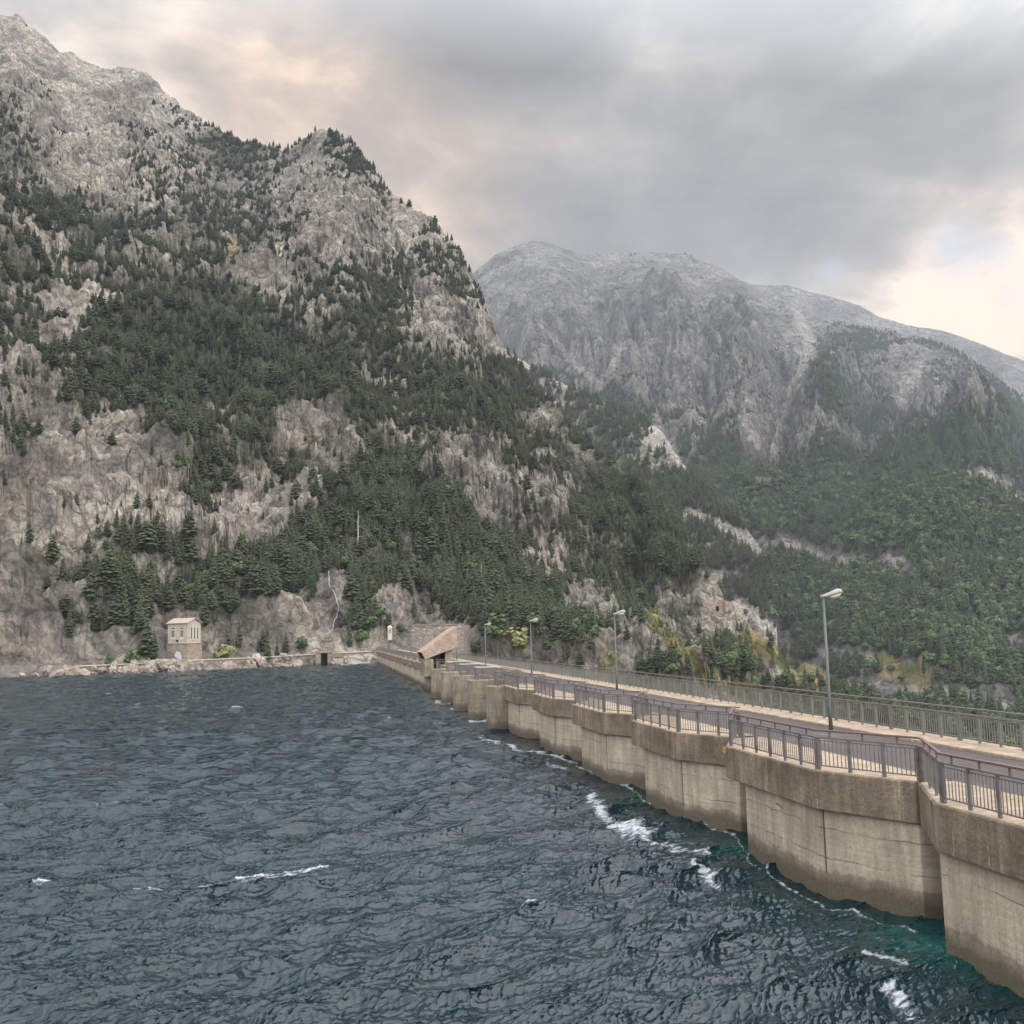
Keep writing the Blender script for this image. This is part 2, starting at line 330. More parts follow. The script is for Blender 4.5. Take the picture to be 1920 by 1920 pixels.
def rock_mat(name, c_lo, c_hi, lam, veg=(0.05, 0.06, 0.03), crackscale=1.0, streak=0.5, bumpd=1.5, ochre=0.3):
    """granite: cracks, slabs, streaks; undergrowth where the 'veg' attribute says plants grow"""
    m, nt, b = mat(name, 0.95, 0.12); P = pos(nt)
    wn = N(nt, 'ShaderNodeTexNoise'); wn.inputs['Scale'].default_value = 1 / (lam * 1.3); wn.inputs['Detail'].default_value = 4; nt.links.new(P, wn.inputs['Vector'])
    wv = N(nt, 'ShaderNodeVectorMath', operation='MULTIPLY_ADD'); nt.links.new(wn.outputs['Color'], wv.inputs[0]); wv.inputs[1].default_value = (lam * 1.1,) * 3; nt.links.new(P, wv.inputs[2])
    Pw = wv.outputs[0]
    big = noise(nt, Pw, 1 / (lam * 4), 8, 0.6); fine = noise(nt, P, 2.2 / lam, 8, 0.72)
    c = mixc(nt, ramp(nt, big, [(0.38, 0), (0.60, 1)]), c_lo, c_hi)
    st = noise(nt, mapping(nt, mapping(nt, Pw, rot=(0.15, 0.62, 0)), (1.6 / lam, 1.6 / lam, 0.35 / lam)), 1.0, 5, 0.65)
    c = mixc(nt, ramp(nt, st, [(0.40, streak), (0.56, 0)]), c, tuple(k * q for k, q in zip(c_lo, (0.46, 0.43, 0.46))))
    v = N(nt, 'ShaderNodeTexVoronoi', feature='DISTANCE_TO_EDGE'); v.inputs['Scale'].default_value = crackscale / lam
    nt.links.new(mapping(nt, Pw, (1, 1, 0.62), rot=(0.3, 0.5, 0.2)), v.inputs['Vector'])
    v2 = N(nt, 'ShaderNodeTexVoronoi', feature='DISTANCE_TO_EDGE'); v2.inputs['Scale'].default_value = 2.7 * crackscale / lam
    nt.links.new(mapping(nt, Pw, (1, 1, 0.5), rot=(0.1, -0.4, 0.7)), v2.inputs['Vector'])
    cr = ramp(nt, v.outputs['Distance'], [(0.0, 0.0), (0.05, 1.0)]); cr2 = ramp(nt, v2.outputs['Distance'], [(0.0, 0.35), (0.07, 1.0)])
    c = mixc(nt, 0.75, c, ramp(nt, fine, [(0.30, 0.38), (0.47, 0.85), (0.62, 1.25)]), 'MULTIPLY')
    c = mixc(nt, math_n(nt, 'MULTIPLY', ramp(nt, big, [(0.4, 0.25), (0.6, 1.0)]), 0.6), c, math_n(nt, 'MULTIPLY', cr, cr2), 'MULTIPLY')
    oc = noise(nt, P, 1 / (lam * 2.5), 5, 0.7)
    c = mixc(nt, ramp(nt, oc, [(0.56, 0), (0.70, ochre)]), c, (0.34, 0.24, 0.12))
    g = attr(nt, 'veg').outputs['Fac']
    gn = math_n(nt, 'ADD', g, math_n(nt, 'MULTIPLY', math_n(nt, 'SUBTRACT', fine, 0.5), 1.3))
    c = mixc(nt, ramp(nt, gn, [(0.50, 0), (0.74, 0.85)]), c, mixc(nt, noise(nt, P, 3 / lam, 4), veg, tuple(k * 1.9 for k in veg)))
    gr = attr(nt, 'grass').outputs['Fac']
    grn = math_n(nt, 'ADD', gr, math_n(nt, 'MULTIPLY', math_n(nt, 'SUBTRACT', fine, 0.5), 1.2))
    gcol = mixc(nt, ramp(nt, noise(nt, P, 1.2 / lam, 5), [(0.4, 0), (0.6, 1)]), (0.115, 0.135, 0.045), (0.36, 0.27, 0.13))
    c = mixc(nt, ramp(nt, grn, [(0.45, 0), (0.62, 0.9)]), c, gcol)
    sc = attr(nt, 'scree').outputs['Fac']
    scn = math_n(nt, 'ADD', sc, math_n(nt, 'MULTIPLY', math_n(nt, 'SUBTRACT', fine, 0.5), 2.0))
    c = mixc(nt, ramp(nt, scn, [(0.52, 0), (0.92, 0.55)]), c, mixc(nt, ramp(nt, fine, [(0.4, 0), (0.6, 1)]), (0.24, 0.21, 0.18), (0.46, 0.405, 0.35)))
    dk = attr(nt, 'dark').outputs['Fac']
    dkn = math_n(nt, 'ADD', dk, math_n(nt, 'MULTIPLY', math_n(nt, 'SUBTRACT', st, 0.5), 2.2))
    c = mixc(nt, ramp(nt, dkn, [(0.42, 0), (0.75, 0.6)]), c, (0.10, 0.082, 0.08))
    setc(nt, b, c)
    h = math_n(nt, 'ADD', math_n(nt, 'MULTIPLY', fine, 1.0), math_n(nt, 'ADD', math_n(nt, 'MULTIPLY', ramp(nt, v.outputs['Distance'], [(0, 0), (0.25, 1)]), 0.55), math_n(nt, 'MULTIPLY', ramp(nt, v2.outputs['Distance'], [(0, 0), (0.3, 1)]), 0.35)))
    bump(nt, b, h, 1.0, bumpd); return m
M_ROCK1 = rock_mat('granite_near', (0.215, 0.185, 0.16), (0.53, 0.46, 0.38), 9.0, bumpd=3.4, streak=0.5, veg=(0.04, 0.046, 0.026))
M_ROCK2 = rock_mat('granite_far', (0.105, 0.095, 0.088), (0.27, 0.245, 0.222), 34.0, bumpd=14.0, veg=(0.032, 0.045, 0.03), streak=0.45, ochre=0.05)
M_ROCK3 = rock_mat('granite_slope', (0.30, 0.26, 0.225), (0.54, 0.47, 0.40), 12.0, bumpd=4.0, streak=0.35)

def foliage(name, a, bcol, c3):
    m, nt, b = mat(name, 0.9, 0.15)
    oi = N(nt, 'ShaderNodeObjectInfo'); P = pos(nt)
    c = mixc(nt, ramp(nt, oi.outputs['Random'], [(0.0, 0.0), (0.55, 0.45), (0.9, 0.75), (1.0, 1.0)]), a, bcol)
    c = mixc(nt, ramp(nt, noise(nt, P, 0.9, 4), [(0.35, 0), (0.7, 0.7)]), c, c3)
    setc(nt, b, c)
    return m
M_CON = foliage('conifer_needles', (0.030, 0.040, 0.025), (0.062, 0.072, 0.038), (0.088, 0.096, 0.052))
M_BRD = foliage('broad_leaves', (0.048, 0.072, 0.036), (0.095, 0.125, 0.055), (0.115, 0.15, 0.068))
M_YEL = foliage('yellowing_leaves', (0.17, 0.17, 0.07), (0.26, 0.24, 0.11), (0.30, 0.28, 0.15))
M_BARK = plain('bark', (0.10, 0.075, 0.055), (0.18, 0.14, 0.11), 3)
M_DEAD = plain('bleached_wood', (0.34, 0.30, 0.26), (0.50, 0.45, 0.40), 3)

# ------------------------------------------------------------------ where trees, grass, scree are seen
DEN = """
000000000000000000000000000000000000000000000000
000000000000000000000000000000000000000000000000
000000000000000000000000000000000000000000000000
000000000000000000000000000000000000000000000000
420111110000000000000000000000000000000000000000
410001213370000000000000000000000000000000000000
653111442788765755000000000000000000000000000000
772121534577653366400000000000000000000000000000
541000244565542324500000000000000000000000000000
567841135664432223440000000000000000000000000000
546887556654443222122000000000000000000000000000
753466666557532342223200000000000000000000000000
765455555533323445323300000000000000000000000000
443334577777333345422230000000000000000222000000
233347999998643467422120000000000011112123320000
333479999999876677631130000000000011114554433300
242479999999987677742233310000000321116653245333
442678889999999864567656563100100322127643234444
522785589878696785458887756765201133226854114445
211653477626742366457777656777662221113775336677
111111346657742247643345666777343631245655678877
111221235767666547862112566676655663466778888888
122111237753363589875211235788888888888888888655
224334323632224899988411123578888888888888888856
313434443332348989888843324566689888999999999999
554456664555788978768988423445754442357899999999
476666567767878737668999843347888877773371178888
145545544677664145468999953233344457788899999999
014466653776521255323788852335641135678999999999
015556700641213155332467755542266124657899999999
001454700234523100001334435553255663335556788854
001454700234523100001334435554765565335465456766
000000000000000000000000333444433223344563776435
000000000000000000000000333444433223344563776435
"""
den = np.array([[int(c) for c in l[:48].ljust(48, '0')] for l in DEN.strip().split('\n')], float) / 9.0
def lookup(g, px, py, cell=40.0):
    u = np.clip(px / cell - 0.5, 0, g.shape[1] - 1.001); v = np.clip(py / cell - 0.5, 0, g.shape[0] - 1.001)
    i = u.astype(int); j = v.astype(int); a = u - i; b = v - j
    return (g[j, i] * (1 - a) + g[j, i + 1] * a) * (1 - b) + (g[j + 1, i] * (1 - a) + g[j + 1, i + 1] * a) * b
def strokes(px, py, lst):
    """soft mask of strokes (polyline, width)"""
    r = np.zeros_like(px)
    for pts, wd in lst:
        for (x0, y0), (x1, y1) in zip(pts[:-1], pts[1:]):
            dx, dy = x1 - x0, y1 - y0; t = np.clip(((px - x0) * dx + (py - y0) * dy) / (dx * dx + dy * dy + 1e-6), 0, 1)
            d = np.hypot(px - x0 - t * dx, py - y0 - t * dy); r = np.maximum(r, np.exp(-(d / wd) ** 2))
    return r
SCREE = [([(1495, 590), (1520, 640), (1495, 710), (1462, 790), (1452, 850)], 13), ([(1165, 650), (1140, 705), (1120, 725)], 11), ([(1010, 600), (1075, 680), (1130, 730)], 9),
         ([(1230, 790), (1275, 870)], 11), ([(1400, 800), (1420, 830)], 18), ([(1240, 760), (1330, 770)], 9), ([(1290, 965), (1350, 985), (1425, 1035)], 12), ([(1245, 1160), (1300, 1200), (1360, 1240)], 9),
         ([(1380, 1130), (1440, 1180), (1480, 1210)], 11), ([(1540, 1222), (1640, 1230)], 13), ([(1690, 755), (1705, 720), (1720, 690)], 22), ([(1810, 885), (1860, 895), (1930, 935)], 14), ([(1672, 1052), (1690, 1066)], 24),
         ([(1465, 1015), (1540, 1040), (1600, 1052)], 12), ([(60, 1252), (200, 1250), (330, 1243), (480, 1238)], 5), ([(1600, 1285), (1700, 1290), (1800, 1300), (1900, 1330)], 9), ([(1900, 1200), (1930, 1215)], 22), ([(1330, 1080), (1400, 1085)], 10)]
GRASS = [([(1400, 1195), (1470, 1240), (1560, 1285)], 22), ([(1225, 1150), (1260, 1200), (1310, 1250)], 16), ([(1420, 900), (1450, 905)], 9), ([(1330, 1270), (1420, 1300)], 28), ([(1230, 1170), (1300, 1230)], 14), ([(1650, 1240), (1720, 1275)], 28), ([(1730, 1240), (1745, 1290)], 14), ([(1150, 1230), (1130, 1260)], 14), ([(1500, 1290), (1600, 1310)], 20),
         ([(980, 1215), (950, 1190)], 12), ([(440, 450), (432, 480)], 8), ([(300, 290), (330, 300)], 5), ([(280, 1245), (420, 1236)], 4)]
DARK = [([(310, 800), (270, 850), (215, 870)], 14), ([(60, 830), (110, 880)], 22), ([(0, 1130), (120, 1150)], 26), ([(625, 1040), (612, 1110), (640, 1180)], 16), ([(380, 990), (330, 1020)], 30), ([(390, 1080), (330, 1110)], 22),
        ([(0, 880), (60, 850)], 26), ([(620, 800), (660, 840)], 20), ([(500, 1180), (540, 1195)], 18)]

LAYERS = []
def terrain(name, ridge, rr, foot, material, n_az, n_r, lam, amp, profile, seed, label, back=0.9, veg_bias=0.0, az_pad=(0, 0), terr=None, ribs=0, shore=False, ribamp=2.6, riblo=0.0, shear=0.0):
    """a mountain side as a real height field on a fan-shaped grid: the foot line, the crest line and their distances are given"""
    ra = np.array([azel(*p) for p in ridge]); fa = np.array([azel(p[0], p[1]) for p in foot])
    az = np.linspace(ra[0, 0] - az_pad[0], ra[-1, 0] + az_pad[1], n_az)
    e = interp(az, ra[:, 0], ra[:, 1]); r1 = interp(az, ra[:, 0], np.array(rr))
    r0 = interp(az, fa[:, 0], np.array([p[2] for p in foot])); z0 = interp(az, fa[:, 0], np.array([p[3] for p in foot]))
    nb = 16
    u = np.concatenate([np.linspace(0, 1, n_r) ** (1.25 if shore else 1.0), 1 + np.linspace(0.01, 0.5, nb)])[:, None]
    R = r0 + (r1 - r0) * u; z1 = e * r1
    g = profile(np.clip(u, 0, 1)) + 0 * az
    if shore:
        D0 = R - r0
        sb = np.interp(D0, [0, 3.0, 5.5, 7.0, 13.0], [0, 2.6, 3.7, 3.85, 3.9])
        gg = profile(np.clip((D0 - 12.0) / (r1 - r0 - 12.0), 0, 1))
        Z = z0 + sb + (z1 - z0 - 3.9) * gg
    else: Z = z0 + (z1 - z0) * g
    Z = Z - np.maximum(u - 1, 0) * (r1 - r0) * back
    X = R * np.sin(az); Y = R * np.cos(az)
    env = (np.clip((R - r0 - 8.0) / 12.0, 0.06, 1) if shore else np.clip(u / 0.10, 0, 1)) * (0.28 + 0.72 * np.clip((1 - u) / 0.16, 0, 1))
    big = fbm(X, Y, lam * 4.0, 3, seed=seed) * amp * 3.4 * np.clip(u / 0.2, 0, 1) * np.clip((1 - u) / 0.3, 0, 1)
    Z = Z + big
    if ribs:
        s = az * 1.0; rb = fbm(s * ribs + 0.6 * fbm(X, Y, lam * 3, 2, seed=seed + 41), R / (lam * 9), 1.0, 4, seed=seed + 31, billow=True)
        Z = Z + rb * amp * ribamp * np.clip((1 - u) / 0.32, 0.02, 1) ** 1.3 * np.clip((u - riblo) / 0.3, 0.06, 1)
    if terr:
        for th, wl, ga, sd_ in ((terr, 2.2, 0.68, 9), (terr * 0.36, 1.1, 0.6, 19)):
            t = Z / th + 1.5 * fbm(X, Y, lam * wl, 3, seed=seed + sd_)
            fr = t - np.floor(t); st = np.floor(t) + np.clip((fr - 0.55) / 0.38, 0, 1)
            Z = Z + (st - t + 0.25) * th * ga * env
    wx = 0.55 * lam * fbm(X, Y, lam * 1.7, 3, seed=seed + 61); wy = 0.55 * lam * fbm(X, Y, lam * 1.7, 3, seed=seed + 71)
    n = fbm(X + wx - shear * Z, Y + wy, lam, 5, z=Z * 0.75 + wx, seed=seed + 3, gain=0.55, billow=True)
    n2 = fbm(X - shear * Z, Y, lam * 0.3, 3, z=Z * 0.4, seed=seed + 13, gain=0.6, billow=True)
    d = (n * amp + n2 * amp * 0.42) * env
    if shore: d = d + fbm(X, Y, 7.0, 2, z=Z, seed=77, billow=True) * 1.7 * np.clip((R - r0 - 7) / 5, 0.1, 1)
    cx, sx = -np.sin(az) * 0.62, -np.cos(az) * 0.62
    X = X + cx * d; Y = Y + sx * d; Z = Z + 0.78 * d
    px, py = project(X, Y, Z + EYE)
    dn = lookup(den, px, py)
    o = grid_mesh(name, X, Y, Z + EYE, material)
    tag(o, label, None, None, 'structure')
    scr = strokes(px, py, SCREE)
    o_veg = np.clip(dn * 0.95 + veg_bias, 0, 1) * (1 - 0.9 * scr)
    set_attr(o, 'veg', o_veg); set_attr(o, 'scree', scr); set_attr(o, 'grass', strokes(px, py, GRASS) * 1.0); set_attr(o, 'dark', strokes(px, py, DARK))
    E = Z / np.hypot(X, Y)
    LAYERS.append(dict(az=az, X=X, Y=Y, Z=Z, E=E, den=dn * (1 - 0.9 * np.clip(scr * 1.3, 0, 1)) * (1 - 0.6 * strokes(px, py, GRASS)), u=u, px=px, py=py, r0=r0, r1=r1))
    return o

# left mountain: crest line in the photograph, distance of the crest, foot line (pixel, distance, height against the eye)
ridgeL = [(-420, -330), (-300, -240), (-160, -120), (-60, -10), (0, 28), (35, 28), (60, 52), (100, 88), (145, 108), (205, 130), (250, 128), (280, 143), (345, 203), (420, 253), (475, 272), (540, 280), (565, 268), (592, 250), (615, 247),
          (640, 255), (665, 270), (692, 305), (722, 350), (752, 377), (782, 396), (805, 408), (822, 418), (850, 455), (880, 500), (910, 565), (927, 608), (950, 655), (980, 697), (1030, 752), (1080, 816), (1130, 858), (1180, 897),
          (1232, 945), (1270, 990), (1310, 1055), (1350, 1105), (1400, 1165), (1450, 1215), (1520, 1265), (1600, 1320), (1720, 1400)]
rrL = list(np.interp([p[0] for p in ridgeL], [-400, 0, 250, 480, 615, 820, 950, 1180, 1300, 1450, 1720], [1350, 1250, 1150, 1000, 900, 760, 690, 560, 440, 370, 330]))
footL = [(-520, 1270, 225, -8.5), (0, 1270, 255, -8.5), (350, 1257, 258, -8.5), (560, 1250, 276, -8.5), (700, 1243, 287, -8.5), (780, 1243, 297, -8.0), (860, 1243, 292, -14), (950, 1250, 275, -22), (1100, 1270, 262, -30), (1300, 1300, 262, -40), (1450, 1320, 285, -50), (1720, 1380, 300, -60)]
def profL(u):
    x = [0, .03, .06, .12, .22, .38, .55, .75, .9, 1.0]
    y = [0, .045, .08, .135, .228, .37, .52, .70, .86, 1.0]
    return np.interp(u, x, y)
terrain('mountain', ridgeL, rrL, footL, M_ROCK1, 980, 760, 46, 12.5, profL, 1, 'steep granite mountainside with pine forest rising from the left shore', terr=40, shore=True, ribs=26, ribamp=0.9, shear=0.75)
ridgeM = [(820, 560), (900, 620), (950, 655), (1000, 690), (1060, 722), (1130, 752), (1200, 782), (1245, 815), (1275, 865), (1330, 925), (1400, 990), (1450, 1060)]
terrain('mountain', ridgeM, [1500, 1450, 1400, 1350, 1300, 1250, 1180, 1120, 1060, 980, 920, 880], [(820, 1100, 900, 20), (1000, 1100, 850, 0), (1200, 1100, 800, -20), (1450, 1200, 760, -40)], M_ROCK3, 520, 260, 70, 14,
        lambda u: u ** 1.05, 5, 'wooded rocky spur between the two big mountains')
ridgeR = [(760, 640), (860, 540), (900, 502), (930, 478), (965, 461), (1000, 449), (1030, 455), (1060, 468), (1100, 478), (1150, 474), (1200, 472), (1250, 475), (1285, 476), (1310, 488), (1350, 502), (1400, 531), (1450, 566), (1500, 590), (1560, 604),
          (1640, 618), (1720, 630), (1800, 662), (1860, 705), (1920, 745), (2060, 830), (2250, 930)]
rrR = list(np.interp([p[0] for p in ridgeR], [760, 1000, 1300, 1500, 1700, 1920, 2250], [3700, 3600, 3500, 3100, 2900, 2700, 2400]))
footR = [(760, 1250, 1000, -90), (1200, 1250, 820, -95), (1500, 1300, 640, -95), (1700, 1340, 560, -85), (1920, 1360, 520, -80), (2250, 1400, 480, -75)]
terrain('mountain', ridgeR, rrR, footR, M_ROCK2, 900, 760, 210, 34, lambda u: 0.80 * u + 0.20 * u ** 2.2, 9, 'hazy grey granite mountain with forested lower slopes across the valley', ribs=20, ribamp=6.0, riblo=0.22)
ridgeB = [(1300, 505), (1400, 532), (1480, 537), (1520, 547), (1580, 562), (1610, 572), (1650, 594), (1700, 609), (1770, 620), (1820, 637), (1870, 657), (1920, 677), (2100, 760), (2300, 850)]
terrain('mountain', ridgeB, [4700] * 14, [(1300, 900, 3700, 200), (2300, 1000, 3500, 100)], M_ROCK2, 420, 180, 150, 24, lambda u: u, 15, 'distant hazy ridge sloping down to the right edge', ribs=18)

# ------------------------------------------------------------------ trees
def conifer_crown(h, wd, tiers, seed, shape=1.0, ragged=0.25):
    r = random.Random(seed); m = MB()
    base = h * 0.10
    for t in range(tiers):
        k = t / (tiers - 1); z = base + (h - base) * (k ** 0.92)
        rad = wd * ((1 - k) ** shape) * (1 - 0.45 * max(0, 0.12 - k) / 0.12) + 0.02 * h
        nb = max(5, int(12 - 6 * k)); a0 = r.random() * 6.28
        for j in range(nb):
            if r.random() < 0.10: continue
            a = a0 + 6.283 * j / nb + r.uniform(-.3, .3); L = rad * r.uniform(1 - ragged, 1 + ragged)
            dr = -0.22 * L * r.uniform(.4, 1.5); zz = z + r.uniform(-.05, .05) * h
            w2 = L * 0.30 + 0.010 * h; ca, sa = math.cos(a), math.sin(a)
            th = 0.055 * h
            p0 = (0, 0, zz + th * .6); p1 = (ca * L * .55 - sa * w2, sa * L * .55 + ca * w2, zz + dr * .4 - th * .3)
            p2 = (ca * L, sa * L, zz + dr); p3 = (ca * L * .55 + sa * w2, sa * L * .55 - ca * w2, zz + dr * .4 - th * .3)
            p4 = (ca * L * .6, sa * L * .6, zz + dr * .3 + th * .55)
            m.add([p0, p1, p2, p3, p4], [(0, 1, 4), (1, 2, 4), (2, 3, 4), (3, 0, 4)])
    m.add([(0.01 * h, 0, h * .9), (-.01 * h, .01 * h, h * .9), (0, -.01 * h, h * .9), (0, 0, h * 1.03)], [(0, 1, 3), (1, 2, 3), (2, 0, 3)])
    return m
def clump_crown(h, wd, n, seed, z0=0.25, leaf=0.09):
    r = random.Random(seed); m = MB()
    lobes = [(r.uniform(-.5, .5) * wd, r.uniform(-.5, .5) * wd, h * r.uniform(z0 + .15, .85), wd * r.uniform(.45, .75)) for _ in range(7)] + [(0, 0, h * .62, wd * .8)]
    for i in range(n):
        lx, ly, lz, lr = r.choice(lobes)
        while True:
            d = Vector((r.uniform(-1, 1), r.uniform(-1, 1), r.uniform(-.8, 1)))
            if 0.1 < d.length < 1: break
        d.normalize(); rr_ = lr * r.uniform(.72, 1.06)
        c = Vector((lx + d.x * rr_, ly + d.y * rr_, lz + d.z * rr_ * .8))
        s = leaf * h * r.uniform(.6, 1.4); nrm = (d + Vector((r.uniform(-.6, .6), r.uniform(-.6, .6), r.uniform(-.2, .8)))).normalized()
        t = nrm.cross(Vector((0.3, 0.5, 1))).normalized(); bb = nrm.cross(t)
        m.add([c + t * s, c + bb * s * .8, c - t * s, c - bb * s * .8], [(0, 1, 2, 3)])
    return m
def trunk_mesh(h, rad, seg=6, lean=0.0):
    m = MB(); m.tube([(0, 0, -0.6), (0, 0, h * .3), (lean, 0, h * .7), (lean, lean, h * .97)], [rad, rad * .8, rad * .45, rad * .08], seg); return m
TREE = {}
def proto(key, crown, trunk, cm, tm=None):
    TREE[key] = (crown.mesh('crown', cm), trunk.mesh('trunk', tm or M_BARK))
for i, (wd, tiers, sh, rg) in enumerate([(0.20, 17, 0.85, .35), (0.24, 15, 0.70, .45), (0.17, 18, 0.95, .3), (0.27, 14, 0.55, .5)]):
    proto(('con', i), conifer_crown(1.0, wd, tiers, 100 + i, sh, rg), trunk_mesh(1.0, 0.022), M_CON)
for i in range(3):
    proto(('brd', i), clump_crown(1.0, 0.36, 520, 200 + i, 0.2, .075), trunk_mesh(0.75, 0.03, lean=.03), M_BRD)
proto(('yel', 0), clump_crown(1.0, 0.42, 420, 300, 0.1, .075), trunk_mesh(0.6, 0.03), M_YEL)
# merged low-part-count meshes for the far wood
def merged(key):
    c, t = TREE[key]; me = bpy.data.meshes.new('far_tree')
    bm = bmesh.new(); bm.from_mesh(c); n = len(bm.faces); bm.from_mesh(t); bm.faces.ensure_lookup_table()
    for f in bm.faces[n:]: f.material_index = 1
    bm.to_mesh(me); bm.free(); me.materials.append(c.materials[0]); me.materials.append(t.materials[0]); return me

def sample_trees(li, count, hmin, hmax, brd_fn, seed, umin=0.035, powr=1.0, clam=45.0):
    """random points over a terrain grid, kept by the density map and by what the camera side of the slope shows"""
    L = LAYERS[li]; g = np.random.default_rng(seed); nr, nc = L['X'].shape; nr -= 16
    i = g.integers(0, nr - 1, count); j = g.integers(0, nc - 1, count)
    a = g.random(count); b = g.random(count)
    def bil(A): return (A[i, j] * (1 - a) + A[i, j + 1] * a) * (1 - b) + (A[i + 1, j] * (1 - a) + A[i + 1, j + 1] * a) * b
    X, Y, Z, D, px, py = (bil(L[k]) for k in ('X', 'Y', 'Z', 'den', 'px', 'py'))
    clump = fbm(X, Y, clam, 3, z=Z * 0.6, seed=seed % 7 + 50) * 1.5
    keep = g.random(count) < np.clip((D ** powr - 0.39 - (0.15 * np.clip((py - 720) / 120, 0, 1) if li == 0 else 0) + 0.75 * clump) * 2.4 + 0.30 * D, 0.06 * D, 1)
    keep &= (L['u'][i, 0] > umin)
    h = g.uniform(hmin, hmax, count) * (0.75 + 0.5 * g.random(count)) * (0.72 + 0.28 * np.clip(D * 1.4, 0, 1))
    # seen from the camera? running crest height in front of each point, all nearer layers included
    vis = np.ones(count, bool)
    for k in range(len(LAYERS)):
        M = LAYERS[k]; E = M['E'][:-16]
        jj = np.clip(np.searchsorted(M['az'], np.arctan2(X, Y)), 0, len(M['az']) - 1)
        inside = (np.arctan2(X, Y) > M['az'][0]) & (np.arctan2(X, Y) < M['az'][-1])
        top = (Z + h) / np.hypot(X, Y)
        if k == li: cm = np.maximum.accumulate(E, 0)[np.clip(i - 1, 0, nr - 1), jj]
        else:
            near = M['r1'][jj] < np.hypot(X, Y); cm = np.where(near & inside, E.max(0)[jj], -9)
        vis &= top > cm - 0.002
    keep &= vis & (px > -90) & (px < 2010) & (py > -40) & (py < 1420)
    idx = np.where(keep)[0]
    res = []
    for q in idx:
        br = g.random() < brd_fn(px[q], py[q])
        res.append((X[q], Y[q], Z[q] + EYE - 0.1, h[q] * (0.8 if br else 1.0), 'brd' if br else 'con', g.random() * 6.28, px[q], py[q]))
    return res
def brdL(x, y):
    if y > 1150 and x > 1180: return 0.22
    if y > 1180: return 0.15
    return 0.02
def brdR(x, y): return 0.10 + 0.36 * (y > 860) * (0.5 + 0.5 * math.sin(x / 63.0 + y / 41.0)) + 0.12 * (x > 1560) * (y > 900)
trees = sample_trees(0, 90000, 3.3, 7.4, brdL, 21, powr=0.70, umin=0.012)
trees += sample_trees(1, 9000, 7, 12, brdL, 22, umin=0.05)
trees += sample_trees(2, 85000, 8, 13.5, brdR, 23, umin=0.01, powr=0.8, clam=120.0)
trees += sample_trees(3, 5000, 8, 13, brdL, 24, clam=120.0)
print('TREES', len(trees))
SHOW = 300
def size_px(t): return t[3] * F / math.hypot(t[0], t[1])
# keep clear of the built things on the shore
def clear(t):
    x, y = t[6], t[7]
    if 300 < x < 382 and 1150 < y < 1262: return False
    if 585 < x < 900 and 1185 < y < 1260: return False
    if 765 < x < 885 and 1165 < y: return False
    if 1285 < x < 1385 and 1095 < y < 1180 and math.hypot(t[0], t[1]) < 520: return False
    if 595 < x < 655 and 1075 < y < 1215: return False
    return True
trees = [t for t in trees if clear(t)]
HMED = {}
def zone(t, kind):
    x, y = t[6], t[7]
    k = {'con': 'dark green conifer', 'brd': 'bushy green broadleaf tree'}[kind]
    k = k.replace('bushy green ', 'green ').replace('dark green ', 'dark '); k = ('tall ' if size_px(t) > HMED[kind] else 'small ') + k
    h = 'at the slope foot' if y > 1150 else ('low on the slope' if y > 1050 else ('halfway up the slope' if y > 860 else 'high on the slope'))
    for xm, p in ((130, 'at the left picture edge'), (230, 'well left of the stone house'), (305, 'just left of the stone house'), (390, 'behind and above the stone house'), (480, 'right of the stone house'),
                  (590, 'between the stone house and the waterfall'), (690, 'above the waterfall and far dam end'), (780, 'left of the gatehouse roof'), (880, 'above the gatehouse and stone block wall'), (955, 'beside the fourth lamp'),
                  (1040, 'beside the third lamp'), (1120, 'left of the second lamp'), (1200, 'just behind the second lamp'), (1285, 'between the second lamp and the ruined wall'), (1385, 'around the ruined wall'),
                  (1470, 'right of the ruined wall'), (1550, 'just left of the nearest lamp'), (1640, 'just right of the nearest lamp'), (1740, 'between the nearest lamp and the right edge'), (1840, 'near the right picture edge'), (9999, 'at the far right picture edge')):
        if x < xm: return k + ' ' + h + ', ' + p
def place_tree(t, key, name, label, cat, group, loc=None):
    r = empty(name, (t[0], t[1], t[2]), t[5], label, cat, group)
    c, tr = TREE[key]
    for nm, me in (('trunk', tr), ('crown', c)):
        o = bpy.data.objects.new(nm, me); link(o, r); wf = 0.78 + 0.5 * ((t[5] * 7.13) % 1); o.scale = (t[3] * wf, t[3] * wf, t[3])
    return r
stuff = {}
for kind, nm, cat in (('con', 'conifer', 'tree'), ('brd', 'broadleaf_tree', 'tree')):
    T = sorted([t for t in trees if t[4] == kind and 0 < t[6] < 1920 and t[7] < 1345], key=lambda t: -size_px(t))
    chosen = set(id(t) for t in T[:SHOW]); HMED[kind] = size_px(T[min(SHOW, len(T)) // 2])
    for n, t in enumerate(T[:SHOW]):
        nv = 4 if kind == 'con' else 3
        lab = zone(t, kind)
        place_tree(t, (kind, n % nv), nm, lab, cat, lab.split(' ', 1)[1].replace('conifer', 'conifers').replace('tree ', 'trees '))
    stuff[kind] = [t for t in trees if t[4] == kind and id(t) not in chosen]

